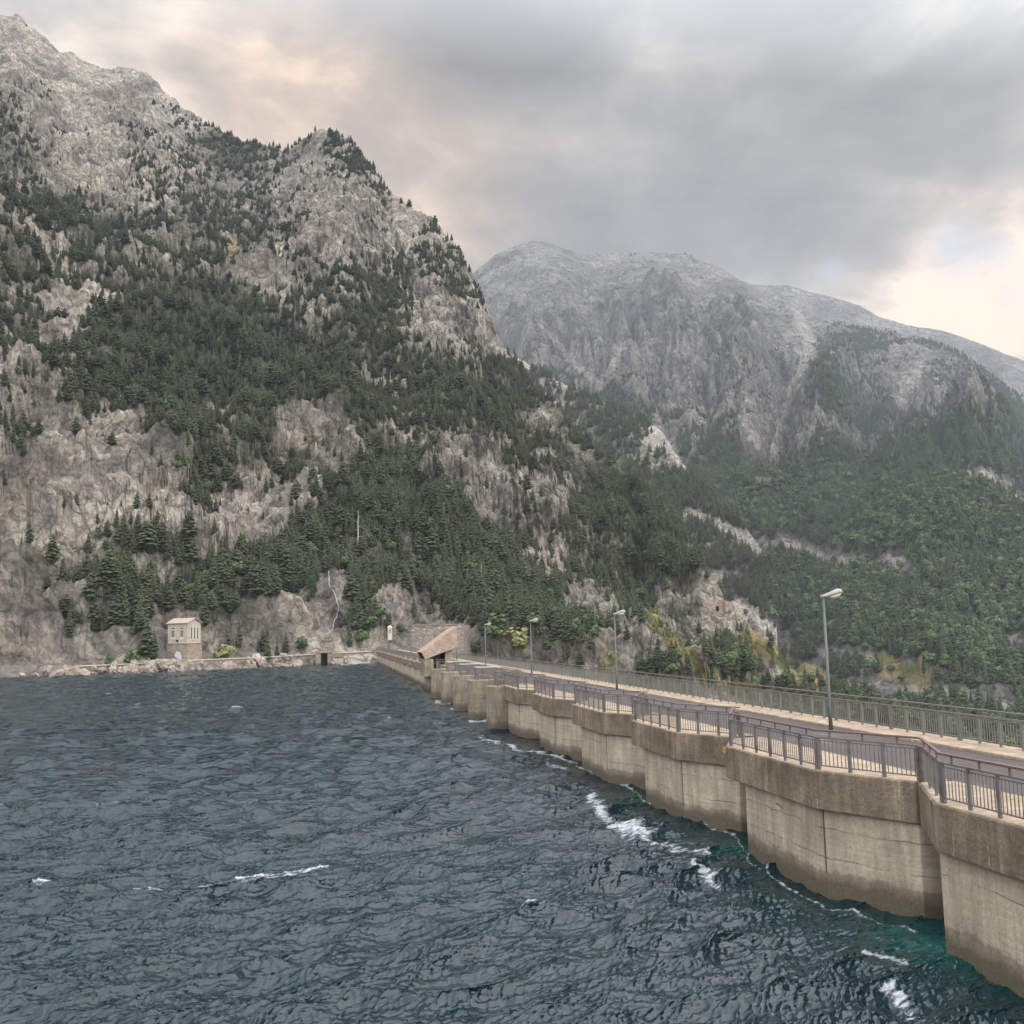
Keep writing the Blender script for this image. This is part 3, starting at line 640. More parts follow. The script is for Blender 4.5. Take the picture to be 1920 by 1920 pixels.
def scatter_stuff(name, pts, keys, label):
    me = bpy.data.meshes.new(name); me.vertices.add(len(pts))
    P = np.array([[t[0], t[1], t[2]] for t in pts], np.float32); me.vertices.foreach_set('co', P.ravel())
    for an, arr in (('wid', [t[3] * (0.72 + 0.65 * ((t[5] * 7.13) % 1)) for t in pts]), ('rot', [t[5] for t in pts]), ('scl', [t[3] for t in pts])):
        a = me.attributes.new(an, 'FLOAT', 'POINT'); a.data.foreach_set('value', np.array(arr, np.float32))
    a = me.attributes.new('pick', 'INT', 'POINT'); a.data.foreach_set('value', rng.integers(0, len(keys), len(pts)).astype(np.int32))
    o = bpy.data.objects.new(name, me); link(o); tag(o, label, None, None, 'stuff')
    ng = bpy.data.node_groups.new(name + '_scatter', 'GeometryNodeTree')
    ng.interface.new_socket('Geometry', in_out='INPUT', socket_type='NodeSocketGeometry'); ng.interface.new_socket('Geometry', in_out='OUTPUT', socket_type='NodeSocketGeometry')
    gi = ng.nodes.new('NodeGroupInput'); go = ng.nodes.new('NodeGroupOutput')
    gti = ng.nodes.new('GeometryNodeGeometryToInstance')
    for k in reversed(keys):
        src = bpy.data.objects.new('far_tree_source', merged(k))
        oi = ng.nodes.new('GeometryNodeObjectInfo'); oi.inputs['Object'].default_value = src; oi.inputs['As Instance'].default_value = True
        ng.links.new(oi.outputs['Geometry'], gti.inputs[0])
    iop = ng.nodes.new('GeometryNodeInstanceOnPoints'); ng.links.new(gi.outputs[0], iop.inputs['Points']); ng.links.new(gti.outputs[0], iop.inputs['Instance'])
    iop.inputs['Pick Instance'].default_value = True
    def na(nm, dt):
        a = ng.nodes.new('GeometryNodeInputNamedAttribute'); a.data_type = dt; a.inputs['Name'].default_value = nm; return a.outputs['Attribute']
    ng.links.new(na('pick', 'INT'), iop.inputs['Instance Index']); sv = ng.nodes.new('ShaderNodeCombineXYZ'); wn_ = na('wid', 'FLOAT'); ng.links.new(wn_, sv.inputs[0]); ng.links.new(wn_, sv.inputs[1]); ng.links.new(na('scl', 'FLOAT'), sv.inputs[2]); ng.links.new(sv.outputs[0], iop.inputs['Scale'])
    cx = ng.nodes.new('ShaderNodeCombineXYZ'); ng.links.new(na('rot', 'FLOAT'), cx.inputs[2]); ng.links.new(cx.outputs[0], iop.inputs['Rotation'])
    ng.links.new(iop.outputs[0], go.inputs[0])
    md = o.modifiers.new('scatter', 'NODES'); md.node_group = ng
    return o
scatter_stuff('conifer_forest', stuff['con'], [('con', i) for i in range(4)], 'far conifer forest covering the mountainsides')
scatter_stuff('broadleaf_forest', stuff['brd'], [('brd', i) for i in range(3)], 'far broadleaf woods mixed into the valley slopes')

def ground(px, py, li=0):
    """terrain point of layer li seen at a photograph pixel"""
    L = LAYERS[li]; d = (L['px'][:-16] - px) ** 2 + (L['py'][:-16] - py) ** 2
    k = np.unravel_index(np.argmin(d), d.shape); return Vector((L['X'][k], L['Y'][k], L['Z'][k] + EYE))
def special(px, py, hpx, key, name, label, cat='tree', li=0, group=None):
    g = ground(px, py, li); h = hpx * math.hypot(g.x, g.y) / F
    return place_tree((g.x, g.y, g.z - 0.2, h, '', random.random() * 6, px, py), key, name, label, cat, group)
for p in [((502, 1238, 42), ('con', 0), 'conifer', 'dark pointed conifer at the waterline, left one of the pair right of the stone house'), ((520, 1238, 38), ('con', 2), 'conifer', 'dark pointed conifer at the waterline, right one of the pair right of the stone house'),
          ((246, 1248, 30), ('brd', 0), 'broadleaf_tree', 'low round green tree on the lake shore left of the stone house'), ((205, 1250, 26), ('brd', 1), 'broadleaf_tree', 'small round green tree at the water edge, leftmost of the shore trees'),
          ((422, 1238, 34), ('yel', 0), 'shrub', 'pale yellow green bush just right of the stone house'), ((408, 1240, 22), ('yel', 0), 'shrub', 'small pale bush close to the right wall of the stone house'),
          ((566, 1222, 34), ('brd', 2), 'broadleaf_tree', 'bright green tree left of the shaft tower on the shore'), ((275, 1228, 62), ('con', 1), 'conifer', 'tall dark conifer directly left of the stone house'),
          ((288, 1236, 50), ('con', 0), 'conifer', 'dark conifer touching the left wall of the stone house'), ((892, 1228, 30), ('brd', 0), 'broadleaf_tree', 'round green tree right of the dry stone block wall'),
          ((968, 1215, 56), ('yel', 0), 'broadleaf_tree', 'tall yellow green tree between the middle dam lamps'), ((935, 1200, 60), ('brd', 1), 'broadleaf_tree', 'light green tree left of the yellowing tree behind the dam'),
          ((655, 1215, 48), ('con', 2), 'conifer', 'dark pointed conifer right of the waterfall'), ((680, 1212, 36), ('brd', 2), 'broadleaf_tree', 'rounded green tree right of the waterfall'),
          ((775, 1160, 40), ('con', 0), 'conifer', 'lone conifer above the dry stone block wall'), ((752, 1186, 22), ('brd', 0), 'shrub', 'green bush beside the small pale shrine')]:
    special(p[0][0], p[0][1], p[0][2], p[1], p[2], p[3], 'shrub' if p[2] == 'shrub' else 'tree')
def dead_tree(px, py, hpx, label, seed):
    g = ground(px, py); h = hpx * math.hypot(g.x, g.y) / F; r = random.Random(seed)
    root = empty('dead_tree', g, 0, label, 'dead tree')
    m = MB(); m.tube([(0, 0, -.3), (.05, 0, h * .5), (0.1, 0, h)], [h * .022, h * .015, h * .004], 6); m.build('trunk', M_DEAD, root)
    m = MB()
    for i in range(14):
        z = h * r.uniform(.3, .95); a = r.random() * 6.28; L = h * .20 * (1.1 - z / h) * r.uniform(.6, 1.3) + .1
        m.tube([(0.05, 0, z), (math.cos(a) * L, math.sin(a) * L, z - L * .15)], [h * .006, h * .002], 4)
    m.build('branch', M_DEAD, root)
for p in [(670, 1030, 72, 'bleached dead tree with bare twigs in the wood above the far dam end'), (903, 1105, 46, 'thin bleached dead trunk in the dark wood right of the gatehouse'), (363, 668, 24, 'small bleached dead trunk high in the big left forest patch'),
          (606, 672, 30, 'thin white dead trunk at the right edge of the big forest patch'), (367, 905, 24, 'white dead trunk standing by the pale rock slab'), (732, 740, 44, 'bleached dead trunk below the steep cliff'), (528, 640, 20, 'short white snag in the middle of the big forest patch')]:
    dead_tree(p[0], p[1], p[2], p[3], p[0])

# ------------------------------------------------------------------ water
def ocean_tile(Nn, L, wdir, lmin, lmax, seed, spread=2, peak=4.0, ex=-3.3):
    g = np.random.default_rng(seed); k1 = np.fft.fftfreq(Nn, 1 / Nn) * 2 * np.pi / L
    kx, ky = np.meshgrid(k1, k1, indexing='ij'); k = np.hypot(kx, ky); k[0, 0] = 1
    lam = 2 * np.pi / k; kp = 2 * np.pi / peak
    S = k ** ex * np.exp(-1.25 * (kp / k) ** 2); cosd = (kx * math.cos(wdir) + ky * math.sin(wdir)) / k
    S = S * np.abs(cosd) ** spread * np.where(cosd > 0, 1, .15) * (lam > lmin) * (lam < lmax); S[0, 0] = 0
    h = (g.normal(size=(Nn, Nn)) + 1j * g.normal(size=(Nn, Nn))) * np.sqrt(S)
    H = np.fft.ifft2(h); H = H.real; sc = 1 / H.std()
    Dx = np.fft.ifft2(-1j * kx / k * h).real; Dy = np.fft.ifft2(-1j * ky / k * h).real
    return H * sc, Dx * sc, Dy * sc
def samp(A, x, y, L):
    n = A.shape[0]; u = (x / L * n) % n; v = (y / L * n) % n
    i = np.floor(u).astype(int) % n; j = np.floor(v).astype(int) % n; a = u - np.floor(u); b = v - np.floor(v); i1 = (i + 1) % n; j1 = (j + 1) % n
    return (A[i, j] * (1 - a) + A[i1, j] * a) * (1 - b) + (A[i, j1] * (1 - a) + A[i1, j1] * a) * b
azs = [azel(-230, 1700)[0], azel(2080, 1700)[0]]
az = np.concatenate([np.linspace(-1.25, azs[0], 60)[:-1], np.linspace(azs[0], azs[1], 1150), np.linspace(azs[1], 1.3, 60)[1:]])
# rows: even in picture height near the camera
inv = np.linspace(1 / 9.5, 1 / 120.0, 1000); rr_ = np.concatenate([1 / inv, np.linspace(121, 330, 160)])
R, A = np.meshgrid(rr_, az, indexing='ij')
X = R * np.sin(A); Y = R * np.cos(A)
WD = math.radians(-68)                       # the wind drives the waves towards the dam
T1 = ocean_tile(1024, 61.0, WD, 0.6, 30, 1, 3.0, 3.4, -4.0); T2 = ocean_tile(640, 15.3, WD + .2, 0.09, 1.3, 2, 4.0, 0.27, -3.5); T3 = ocean_tile(256, 143.0, WD - .2, 4, 60, 3, 2, 12.0)
lf = 1 - 0.5 * np.exp(-((X - 13) / 2.2) ** 2)
dz = np.zeros_like(X); dx = np.zeros_like(X); dy = np.zeros_like(X)
fade2 = np.clip((95 - R) / 60, 0, 1) * (0.65 + 0.7 * np.clip(0.5 + 1.1 * fbm(X, Y, 14.0, 3, seed=91), 0, 1))
for T, L, amp_, rot, ch, fd in ((T1, 61.0, .110, 0, 1.1, 1), (T2, 15.3, .0165, .15, 0.75, fade2), (T3, 143.0, .06, -.2, 1.0, 1)):
    c, s = math.cos(rot), math.sin(rot); xr = X * c + Y * s; yr = -X * s + Y * c
    dz += samp(T[0], xr, yr, L) * amp_ * fd; a = samp(T[1], xr, yr, L) * amp_ * ch * fd; b = samp(T[2], xr, yr, L) * amp_ * ch * fd
    dx += a * c - b * s; dy += a * s + b * c
dz *= lf
crest = samp(T1[0], X, Y, 61.0) + 0.45 * samp(T3[0], X * math.cos(-.2) + Y * math.sin(-.2), -X * math.sin(-.2) + Y * math.cos(-.2), 143.0)
Xw, Yw = X - dx, Y - dy
px, py = project(X, Y, 0 * X)
FOAM = [([(1112, 1495), (1130, 1520), (1150, 1545), (1200, 1560), (1240, 1578)], 15), ([(1150, 1548), (1190, 1562)], 16), ([(1260, 1590), (1330, 1600)], 8), ([(1690, 1862), (1712, 1885)], 19), ([(1620, 1785), (1690, 1800)], 9),
        ([(818, 1317), (842, 1318)], 3.5), ([(846, 1330), (868, 1330)], 3.5), ([(880, 1352), (912, 1352)], 4), ([(905, 1385), (935, 1390)], 6), ([(1300, 1620), (1345, 1650)], 9), ([(440, 1648), (560, 1638), (618, 1628)], 3.2), ([(230, 1672), (300, 1668), (400, 1656)], 2.6),
        ([(0, 1660), (160, 1645)], 2.4), ([(930, 1395), (960, 1402), (1010, 1412), (1080, 1428), (1085, 1440), (1195, 1482), (1205, 1500), (1390, 1572), (1405, 1612), (1555, 1702), (1720, 1742)], 3.0), ([(1030, 1432), (1060, 1440)], 6), ([(696, 1243), (640, 1246)], 1.6)]
keep = (X[:-1, :-1] < 15.2) & (Y[:-1, :-1] > -40)
keep |= (X[:-1, :-1] < 15.2)
o = grid_mesh('water', Xw, Yw, dz, None, True, keep=keep); tag(o, 'choppy dark blue lake water', None, None, 'structure')
set_attr(o, 'foam', strokes(px, py, FOAM)); set_attr(o, 'crest', crest)
set_attr(o, 'teal_glow', np.exp(-((X - 13.6) / 1.1) ** 2) * (np.exp(-((Y - 21.6) / 1.9) ** 2) + .6 * np.exp(-((Y - 32.8) / 1.7) ** 2) + .4 * np.exp(-((Y - 43.5) / 2) ** 2)) + .10 * np.exp(-((X - 12.5) / 2.0) ** 2) * np.exp(-((Y - 24) / 14) ** 2))
def water_mat():
    m, nt, b = mat('lake_water', 0.08, 0.5); P = pos(nt)
    b.inputs['IOR'].default_value = 1.43
    deep = mixc(nt, noise(nt, P, 0.05, 3), (0.003, 0.011, 0.016), (0.005, 0.018, 0.025))
    c = mixc(nt, attr(nt, 'teal_glow').outputs['Fac'], deep, (0.010, 0.085, 0.075))  # light rising off the shallow pale wall, painted into the water colour
    P2 = mapping(nt, mapping(nt, P, rot=(0, 0, math.radians(-20))), (0.55, 1.7, 1.0))
    f1 = noise(nt, P2, 3.6, 1.5, 0.4, 0.25); f2 = noise(nt, P2, 8.0, 1.0, 0.4, 0.1); f3 = noise(nt, P2, 0.9, 2, 0.4, 0.2)
    nz = noise(nt, mapping(nt, mapping(nt, P, rot=(0, 0, -.35)), (.8, 2.4, 1)), 2.6, 8, 0.75, .8)
    fo = math_n(nt, 'ADD', math_n(nt, 'ADD', math_n(nt, 'MULTIPLY', attr(nt, 'foam').outputs['Fac'], 0.85), math_n(nt, 'MULTIPLY', attr(nt, 'crest').outputs['Fac'], 0.10)), math_n(nt, 'MULTIPLY', math_n(nt, 'SUBTRACT', nz, 0.5), 3.4))
    ff = ramp(nt, math_n(nt, 'MULTIPLY', fo, ramp(nt, attr(nt, 'foam').outputs['Fac'], [(0.0, 0.0), (0.25, 1.0)])), [(0.55, 0.0), (1.25, 0.8)])
    cr = attr(nt, 'crest').outputs['Fac']
    cw = math_n(nt, 'ADD', math_n(nt, 'MULTIPLY', cr, 0.2), math_n(nt, 'MULTIPLY', math_n(nt, 'SUBTRACT', nz, 0.5), 1.1))
    cf = ramp(nt, cw, [(0.59, 0.0), (0.80, 0.55)])
    fac = math_n(nt, 'MAXIMUM', ff, cf)
    c = mixc(nt, math_n(nt, 'MULTIPLY', fac, 0.85), c, (0.56, 0.58, 0.60)); setc(nt, b, c)
    nt.links.new(math_n(nt, 'ADD', math_n(nt, 'MULTIPLY', fac, 0.6), 0.08), b.inputs['Roughness'])
    h = math_n(nt, 'ADD', math_n(nt, 'MULTIPLY', f1, 0.15), math_n(nt, 'ADD', math_n(nt, 'MULTIPLY', f2, 0.03), math_n(nt, 'MULTIPLY', f3, 0.30)))
    bump(nt, b, h, 1.0, 0.8); return m
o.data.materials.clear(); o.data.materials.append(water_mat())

# ------------------------------------------------------------------ the dam
BAYS_A = [-1.6, 9.6, 20.8, 32.7, 43.4, 54.4, 65.4, 76.9]         # far outer corner of each bay
BAYS_B = [-7.2, 4.0, 14.9, 26.4, 37.7, 48.4, 59.7, 71.2]         # near outer corner of each bay
XO, XI = 12.88, 14.2
XA0, XA1, XE = 15.15, 18.95, 20.45
JOINTS = True
PIERS = [77.4 + 10.7 * i for i in range(5)]
dam = empty('concrete_dam', (16, 20, 0), 0, 'long concrete dam with scalloped parapet and piers running from right to the far shore', 'dam')
dam.location = (0, 0, 0)
def bay_parts(ya, yb, xo, xi, first=True, wet=True, over=0.24, notch=2.75):
    yc = ya + notch; yn = yb - notch
    cap = MB(); cap.prism([(xo, ya), (xi, yc - .02), (XA0, yc - .02), (XA0, yn + .02), (xi, yn + .02), (xo, yb)], ROADZ - 1.02, ROADZ)
    cap.build('parapet_cap', [M_CAP], dam, bevel=0.035)
    top = MB(); q = 0.05; top.prism([(xo + q, ya - q), (xi + q, yc - .06), (XA0 - .01, yc - .06), (XA0 - .01, yn + .06), (xi + q, yn + .06), (xo + q, yb + q)], ROADZ - 0.02, ROADZ + 0.012)
    top.build('walkway', M_PAVE, dam)
    wl = MB(); st = .3 if abs(ya - 20.8) < .1 else -.95
    wl.prism([(xo + over, ya + st), (XA0 + .5, ya + st + .2), (XA0 + .5, yn - .05), (xi + over * .3, yn + .1), (xo + over, yb + .05)], -4, ROADZ - 1.02)
    wl.build('buttress_head', M_WALL, dam, bevel=0.03)
    jm = MB(); jm.box(xo + over - .012, xo + over + .05, yb + .03, yb + .075, .55, ROADZ - 1.03); jm.build('joint', M_JOINT, dam)
for a, b in zip(BAYS_A, BAYS_B): bay_parts(a, b, XO, XI)
FARA = [151.6 + 11.2 * i for i in range(13)]
for a in FARA:
    bay_parts(a, a - 6.0, XO, XI - .5, notch=2.6)
core = MB(); core.box(XA0 + .2, XE - .02, -10, 292, -45, ROADZ - .30); core.build('dam_body', M_WALL, dam)
deck = MB(); deck.box(XA0 + .01, XE, -10, 292, ROADZ - .32, ROADZ - .006); deck.build('deck', M_CAP, dam)
sp = MB(); sp.box(14.4, XA0 + .3, 79.5, 145.6, ROADZ - .9, ROADZ - .004); sp.build('deck_edge', M_CAP, dam)
sw = MB(); sw.box(15.6, XA0 + 1.0, 79.6, 135.2, -4, ROADZ - 1.2); sw.build('spillway_wall', M_WALL, dam)
for i, y in enumerate(PIERS):
    p = MB(); n = 8
    x0, x1, th = 11.75, 15.6, 0.95
    poly = [(x1, y + th), (x0 + th * .5, y + th)] + [(x0 + th * .5 - math.sin(t) * th * .5, y + math.cos(t) * th) for t in np.linspace(0.25, math.pi - .25, 7)] + [(x0 + th * .5, y - th), (x1, y - th)]
    p.prism(poly, -4, ROADZ - .02); p.build('spillway_pier', M_PIER, dam, bevel=0.05)
tail = MB(); tail.box(13.4, XA0 + .3, 141.5, 150, -4, ROADZ - 1.0); tail.build('abutment', M_WALL, dam)

rd = MB(); rd.box(XA0, XA1, -10, 300, ROADZ - .005, ROADZ + .010); tag(rd.build('road', M_ASPH), 'dark asphalt road along the dam crest', None, None, 'structure')
pv = MB(); pv.box(XA1 + .002, XE + .03, -10, 300, ROADZ - .004, ROADZ + .10); tag(pv.build('pavement', M_PAVE, bevel=.02), 'pale kerbed pavement along the far side of the dam road', None, None, 'structure')

# railings
def rail_unit_panel(L):
    m = MB(); n = max(2, int(round(L / 0.125)))
    m.box(0.05, L - .05, -.014, .014, .10, .13); m.box(0.0, L, -.03, .03, .83, .875); m.box(.05, L - .05, -.012, .012, .765, .79)
    for i in range(1, n): x = L * i / n; m.box(x - .011, x + .011, -.008, .008, .13, .77)
    return m
def build_rail(root, path, step, mats, single=None, stub=True):
    """path of (x, y) corners; posts, panels, stubs and handrail as parts of root"""
    mr, mh = mats
    pts = [Vector((x, y, 0)) for x, y in path]
    cache = {}
    for a, b in zip(pts[:-1], pts[1:]):
        d = b - a; Lg = d.length; n = max(1, int(round(Lg / step))); L = Lg / n; ang = math.atan2(d.y, d.x)
        key = round(L, 3)
        if key not in cache: cache[key] = rail_unit_panel(L).mesh('panel', mr)
        for i in range(n):
            o = bpy.data.objects.new('panel', cache[key]); link(o, root); o.location = a + d * (i / n); o.rotation_euler = (0, 0, ang)
            po = bpy.data.objects.new('post', POST_C if i == 0 else POST); link(po, root); po.location = a + d * (i / n); po.rotation_euler = (0, 0, ang)
            if stub:
                for k in (0.42,):
                    so = bpy.data.objects.new('bracket', STUB); link(so, root); so.location = a + d * ((i + k) / n); so.rotation_euler = (0, 0, ang)
    po = bpy.data.objects.new('post', POST_C); link(po, root); po.location = pts[-1]; po.rotation_euler = (0, 0, ang)
    h = MB()
    for k, (a, b) in enumerate(zip(pts[:-1], pts[1:])):
        dd = (b - a).normalized() * .03
        h.bar(a - dd + Vector((0, 0, 1.045 + .001 * k)), b + dd + Vector((0, 0, 1.045 + .001 * k)), .085, .05)
    h.build('handrail', mh, root, bevel=.008)
pm = MB(); pm.box(-.05, .05, -.022, .022, -.04, .84); POST = pm.mesh('post', M_RAIL)
pm = MB(); pm.box(-.085, -.01, -.03, .03, -.04, .84); pm.box(.01, .085, -.03, .03, -.04, .84); POST_C = pm.mesh('corner_post', M_RAIL)
pm = MB(); pm.box(-.02, .02, -.018, .018, .87, 1.025); STUB = pm.mesh('bracket', M_HAND)
ORD = ['', 'nearest', 'second nearest', 'third nearest', 'fourth nearest', 'fifth nearest', 'sixth nearest', 'seventh nearest', 'eighth nearest']
names = {2: 'nearest railing on the water side, rusty handrail at the right edge', 3: 'railing on the bay with the orange mark, reddish handrail, second from the right',
         4: 'water side railing third from the right, left of the orange marked bay', 5: 'water side railing fourth from the right, behind the second lamp', 6: 'small water side railing fifth from the right', 7: 'water side railing just before the free standing piers'}
for i in range(1, 8):
    a, b = BAYS_A[i], BAYS_B[i]; q = .17
    root = empty('railing', (0, 0, ROADZ + .012), 0, names.get(i, 'railing end that leaves the picture at the right edge'), 'railing', 'scalloped water side railings of the dam')
    nc = (XI + q, a + 2.75) if i < 7 else (XI + .3, a + 2.7)
    build_rail(root, [nc, (XO + q, a - .12), (XO + q, b + .05), (XI + q, b - 2.72)], 1.04, (M_RAIL, M_HAND if i in (2, 3) else M_RAIL))
for i, y in enumerate(PIERS):
    root = empty('railing', (0, 0, ROADZ), 0, ['railing around the top of the first free standing pier', 'railing around the second free standing pier', 'railing around the third free standing pier', 'railing around the fourth free standing pier', 'railing around the pier beside the gatehouse'][i], 'railing', 'railings over the spillway piers')
    nxt = y + 10.7 - .8
    path = [(12.5, y + .8), (12.5, y - .75), (14.55, y - .75)]
    if i < 4: path = [(14.55, nxt - .1), (14.55, y + .8)] + path
    build_rail(root, path, 1.04, (M_RAIL, M_TRIM if i in (1, 2, 3) else M_RAIL))  # middle pier handrails: light on the rail put into a pale colour
root = empty('railing', (0, 0, ROADZ + .012), 0, 'long thin railing on the dam beyond the gatehouse', 'railing')
pth = []
for a in FARA: pth += [(XO + .15, a - 6), (XO + .15, a), (XI - .3, a + 2.6)]
build_rail(root, pth, 2.9, (M_RAIL, M_RAIL), stub=False)
# far railing: one long straight thing
root = empty('railing', (20.08, 0, ROADZ + .10), 0, 'long straight grey green railing on the far side of the dam road', 'railing')
unit = rail_unit_panel(1.03); PAN = unit.mesh('panel', M_GRN)
pm = MB(); pm.box(-.05, .05, -.022, .022, -.04, .84); POSTG = pm.mesh('post', M_GRN)
pm = MB(); pm.box(-.11, -.02, -.03, .03, -.04, .84); pm.box(.02, .11, -.03, .03, -.04, .84); POSTGC = pm.mesh('double_post', M_GRN)
y = 22.4; n = 0; prest = MB(); qrest = MB()
rz90 = Matrix.Rotation(math.pi / 2, 4, 'Z')
while y < 291:
    if n < 100:
        o = bpy.data.objects.new('panel', PAN); link(o, root); o.location = (0, y, 0); o.rotation_euler = (0, 0, math.pi / 2)
        o = bpy.data.objects.new('post', POSTGC if n % 4 == 0 else POSTG); link(o, root); o.location = (0, y, 0); o.rotation_euler = (0, 0, math.pi / 2)
        o = bpy.data.objects.new('bracket', STUB); link(o, root); o.location = (0, y + .45, 0)
    else:
        prest.add([rz90 @ Vector(v) + Vector((0, y, 0)) for v in unit.v], unit.f); qrest.box(-.03, .03, y - .06, y + .06, -.04, .84)
    y += 1.03; n += 1
tag(prest.build('panel', M_GRN, root), kind='stuff'); tag(qrest.build('post', M_GRN, root), kind='stuff')
h = MB(); h.box(-.045, .045, 22.3, 291, 1.02, 1.07); h.build('handrail', M_RAIL, root, bevel=.008)

# street lamps
LY = [35.6, 65.3, 93.8, 122, 150, 178, 206, 234]
lampn = ['tallest and nearest street lamp, left of the right edge', 'street lamp in front of the pale rock, second from the right', 'street lamp in the middle of the dam, third from the right', 'street lamp just right of the stone block wall, fourth from the right',
         'street lamp directly right of the slanted gatehouse roof', 'street lamp behind the slanted gatehouse roof', 'street lamp left of the gatehouse roof against the stone block wall', 'leftmost thin street lamp near the far end of the dam']
def lamp_meshes():
    p = MB(); p.tube([(0, 0, 0), (0, 0, .9), (0, 0, 4.9)], [.078, .066, .042], 12); bp = MB(); bp.box(-.14, .14, -.14, .14, 0, .03)
    hd = MB(); L = .92
    secs = [(-.12, .05, .045, .0), (.1, .07, .055, .01), (.4, .12, .075, .045), (.65, .155, .09, .075), (.8, .13, .07, .08), (.88, .05, .03, .07)]
    vs = []; seg = 12
    for x, wy, hz, zc in secs:
        for k in range(seg):
            t = 2 * math.pi * k / seg; vs.append((x, math.cos(t) * wy, zc + (math.sin(t) if math.sin(t) > 0 else math.sin(t) * .35) * hz))
    fs = [(i * seg + k, i * seg + (k + 1) % seg, (i + 1) * seg + (k + 1) % seg, (i + 1) * seg + k) for i in range(len(secs) - 1) for k in range(seg)]
    fs += [tuple(range(seg)), tuple(reversed(range((len(secs) - 1) * seg, len(secs) * seg)))]
    hd.add(vs, fs)
    gl = MB(); vs = []
    for x, wy, hz, zc in [(.26, .03, .01, .0), (.34, .085, .05, .01), (.52, .125, .085, .03), (.70, .12, .075, .05), (.82, .04, .02, .06)]:
        for k in range(seg):
            t = math.pi + math.pi * k / (seg - 1); vs.append((x, math.cos(t) * wy, zc + math.sin(t) * hz))
    gl.add(vs, [(i * seg + k, i * seg + (k + 1) % seg, (i + 1) * seg + (k + 1) % seg, (i + 1) * seg + k) for i in range(4) for k in range(seg)])
    return p.mesh('pole', M_GREY), bp.mesh('base_plate', M_GREY), hd.mesh('lamp_head', M_LAMPH), gl.mesh('lens', M_GLASS)
LM = lamp_meshes()
for me in LM[0], LM[2], LM[3]: me.polygons.foreach_set('use_smooth', [True] * len(me.polygons))
for y, lb in zip(LY, lampn):
    root = empty('street_lamp', (18.15 if y < 40 else 18.5, y, ROADZ + .01), 0, lb, 'street lamp', 'street lamps along the dam road')
    hd = None
    for nm, me in zip(('pole', 'base_plate', 'lamp_head'), LM[:3]):
        o = bpy.data.objects.new(nm, me); link(o, root)
        if nm == 'lamp_head': o.location = (0.0, 0, 4.93); o.rotation_euler = (0, math.radians(-3), math.radians(-6)); o.scale = (.86, 1.15, 1.7); hd = o
    o = bpy.data.objects.new('lens', LM[3]); link(o, hd)
# orange mark, steel rod
m = MB(); m.box(XO - .03, XO + .16, BAYS_A[3] - .06, BAYS_A[3] + .12, ROADZ - .22, ROADZ - .03); tag(m.build('marker_plate', M_ORANGE, bevel=.01), 'small orange marker plate on the corner of the parapet cap', 'marker')
m = MB(); m.tube([(XO + .22, 29.4, 1.92), (XO + .05, 28.7, 1.93), (XO - .05, 28.35, 1.94)], .018, 6); tag(m.build('steel_rod', M_HAND), 'short rusty rod sticking out of the dam wall', 'rod')

# gatehouse on the dam
gh = empty('gatehouse', (14.5, 138.5, 0), 0, 'concrete gatehouse on the dam with a slanted pinkish roof block', 'building')
def G_(m, name, ma, **k): return m.build(name, ma, gh, **k)
off = Vector((14.5, 138.5, 0))
def bx(m, x0, x1, y0, y1, z0, z1): m.box(x0 - off.x, x1 - off.x, y0 - off.y, y1 - off.y, z0, z1)
m = MB(); bx(m, 12.45, 13.6, 135.4, 141.6, 1.75, ROADZ + .75); bx(m, 12.6, 13.35, 135.9, 137.1, 1.7, 4.5); bx(m, 12.6, 13.35, 139.9, 141.2, 1.7, 4.6); G_(m, 'corner_column', M_PIER, bevel=.03)
m = MB(); bx(m, 12.9, 13.6, 136, 141, -4, 1.75); G_(m, 'pier', M_PIER)
m = MB(); bx(m, 13.4, 16.3, 138.2, 141.2, ROADZ, 4.9); G_(m, 'wall', M_CAP)
m = MB(); bx(m, 15.3, 16.2, 136.5, 138.3, ROADZ, 5.1); G_(m, 'wall', M_WALL)
m = MB(); bx(m, 14.85, 15.29, 137.9, 138.17, ROADZ, 5.0); G_(m, 'door', M_DARK)
prof = [(12.05, 4.95), (12.55, 3.98), (16.85, 5.52), (16.75, 8.25)]
m = MB(); vs = [(x - off.x, 135.6 - off.y, z) for x, z in prof] + [(x - off.x, 142.6 - off.y, z) for x, z in prof]
m.add(vs, [(0, 1, 2, 3), (7, 6, 5, 4), (0, 4, 5, 1), (1, 5, 6, 2), (2, 6, 7, 3), (3, 7, 4, 0)]); ro = G_(m, 'roof', M_TILE, bevel=.03)
m = MB(); vs = []
for yy in (136.1, 141.9):
    for k in (0.08, .92): vs.append((12.05 + .5 * k - .035 - off.x, yy - off.y, 4.95 - .97 * k))
m.add(vs, [(0, 1, 3, 2)]); 
for v in range(4): m.v.append((m.v[v][0] + .02, m.v[v][1], m.v[v][2] + .01))
m.f += [(4, 6, 7, 5), (0, 4, 5, 1), (2, 3, 7, 6), (0, 2, 6, 4), (1, 5, 7, 3)]; m.m += [0] * 5
m.build('opening', M_DARK, ro)

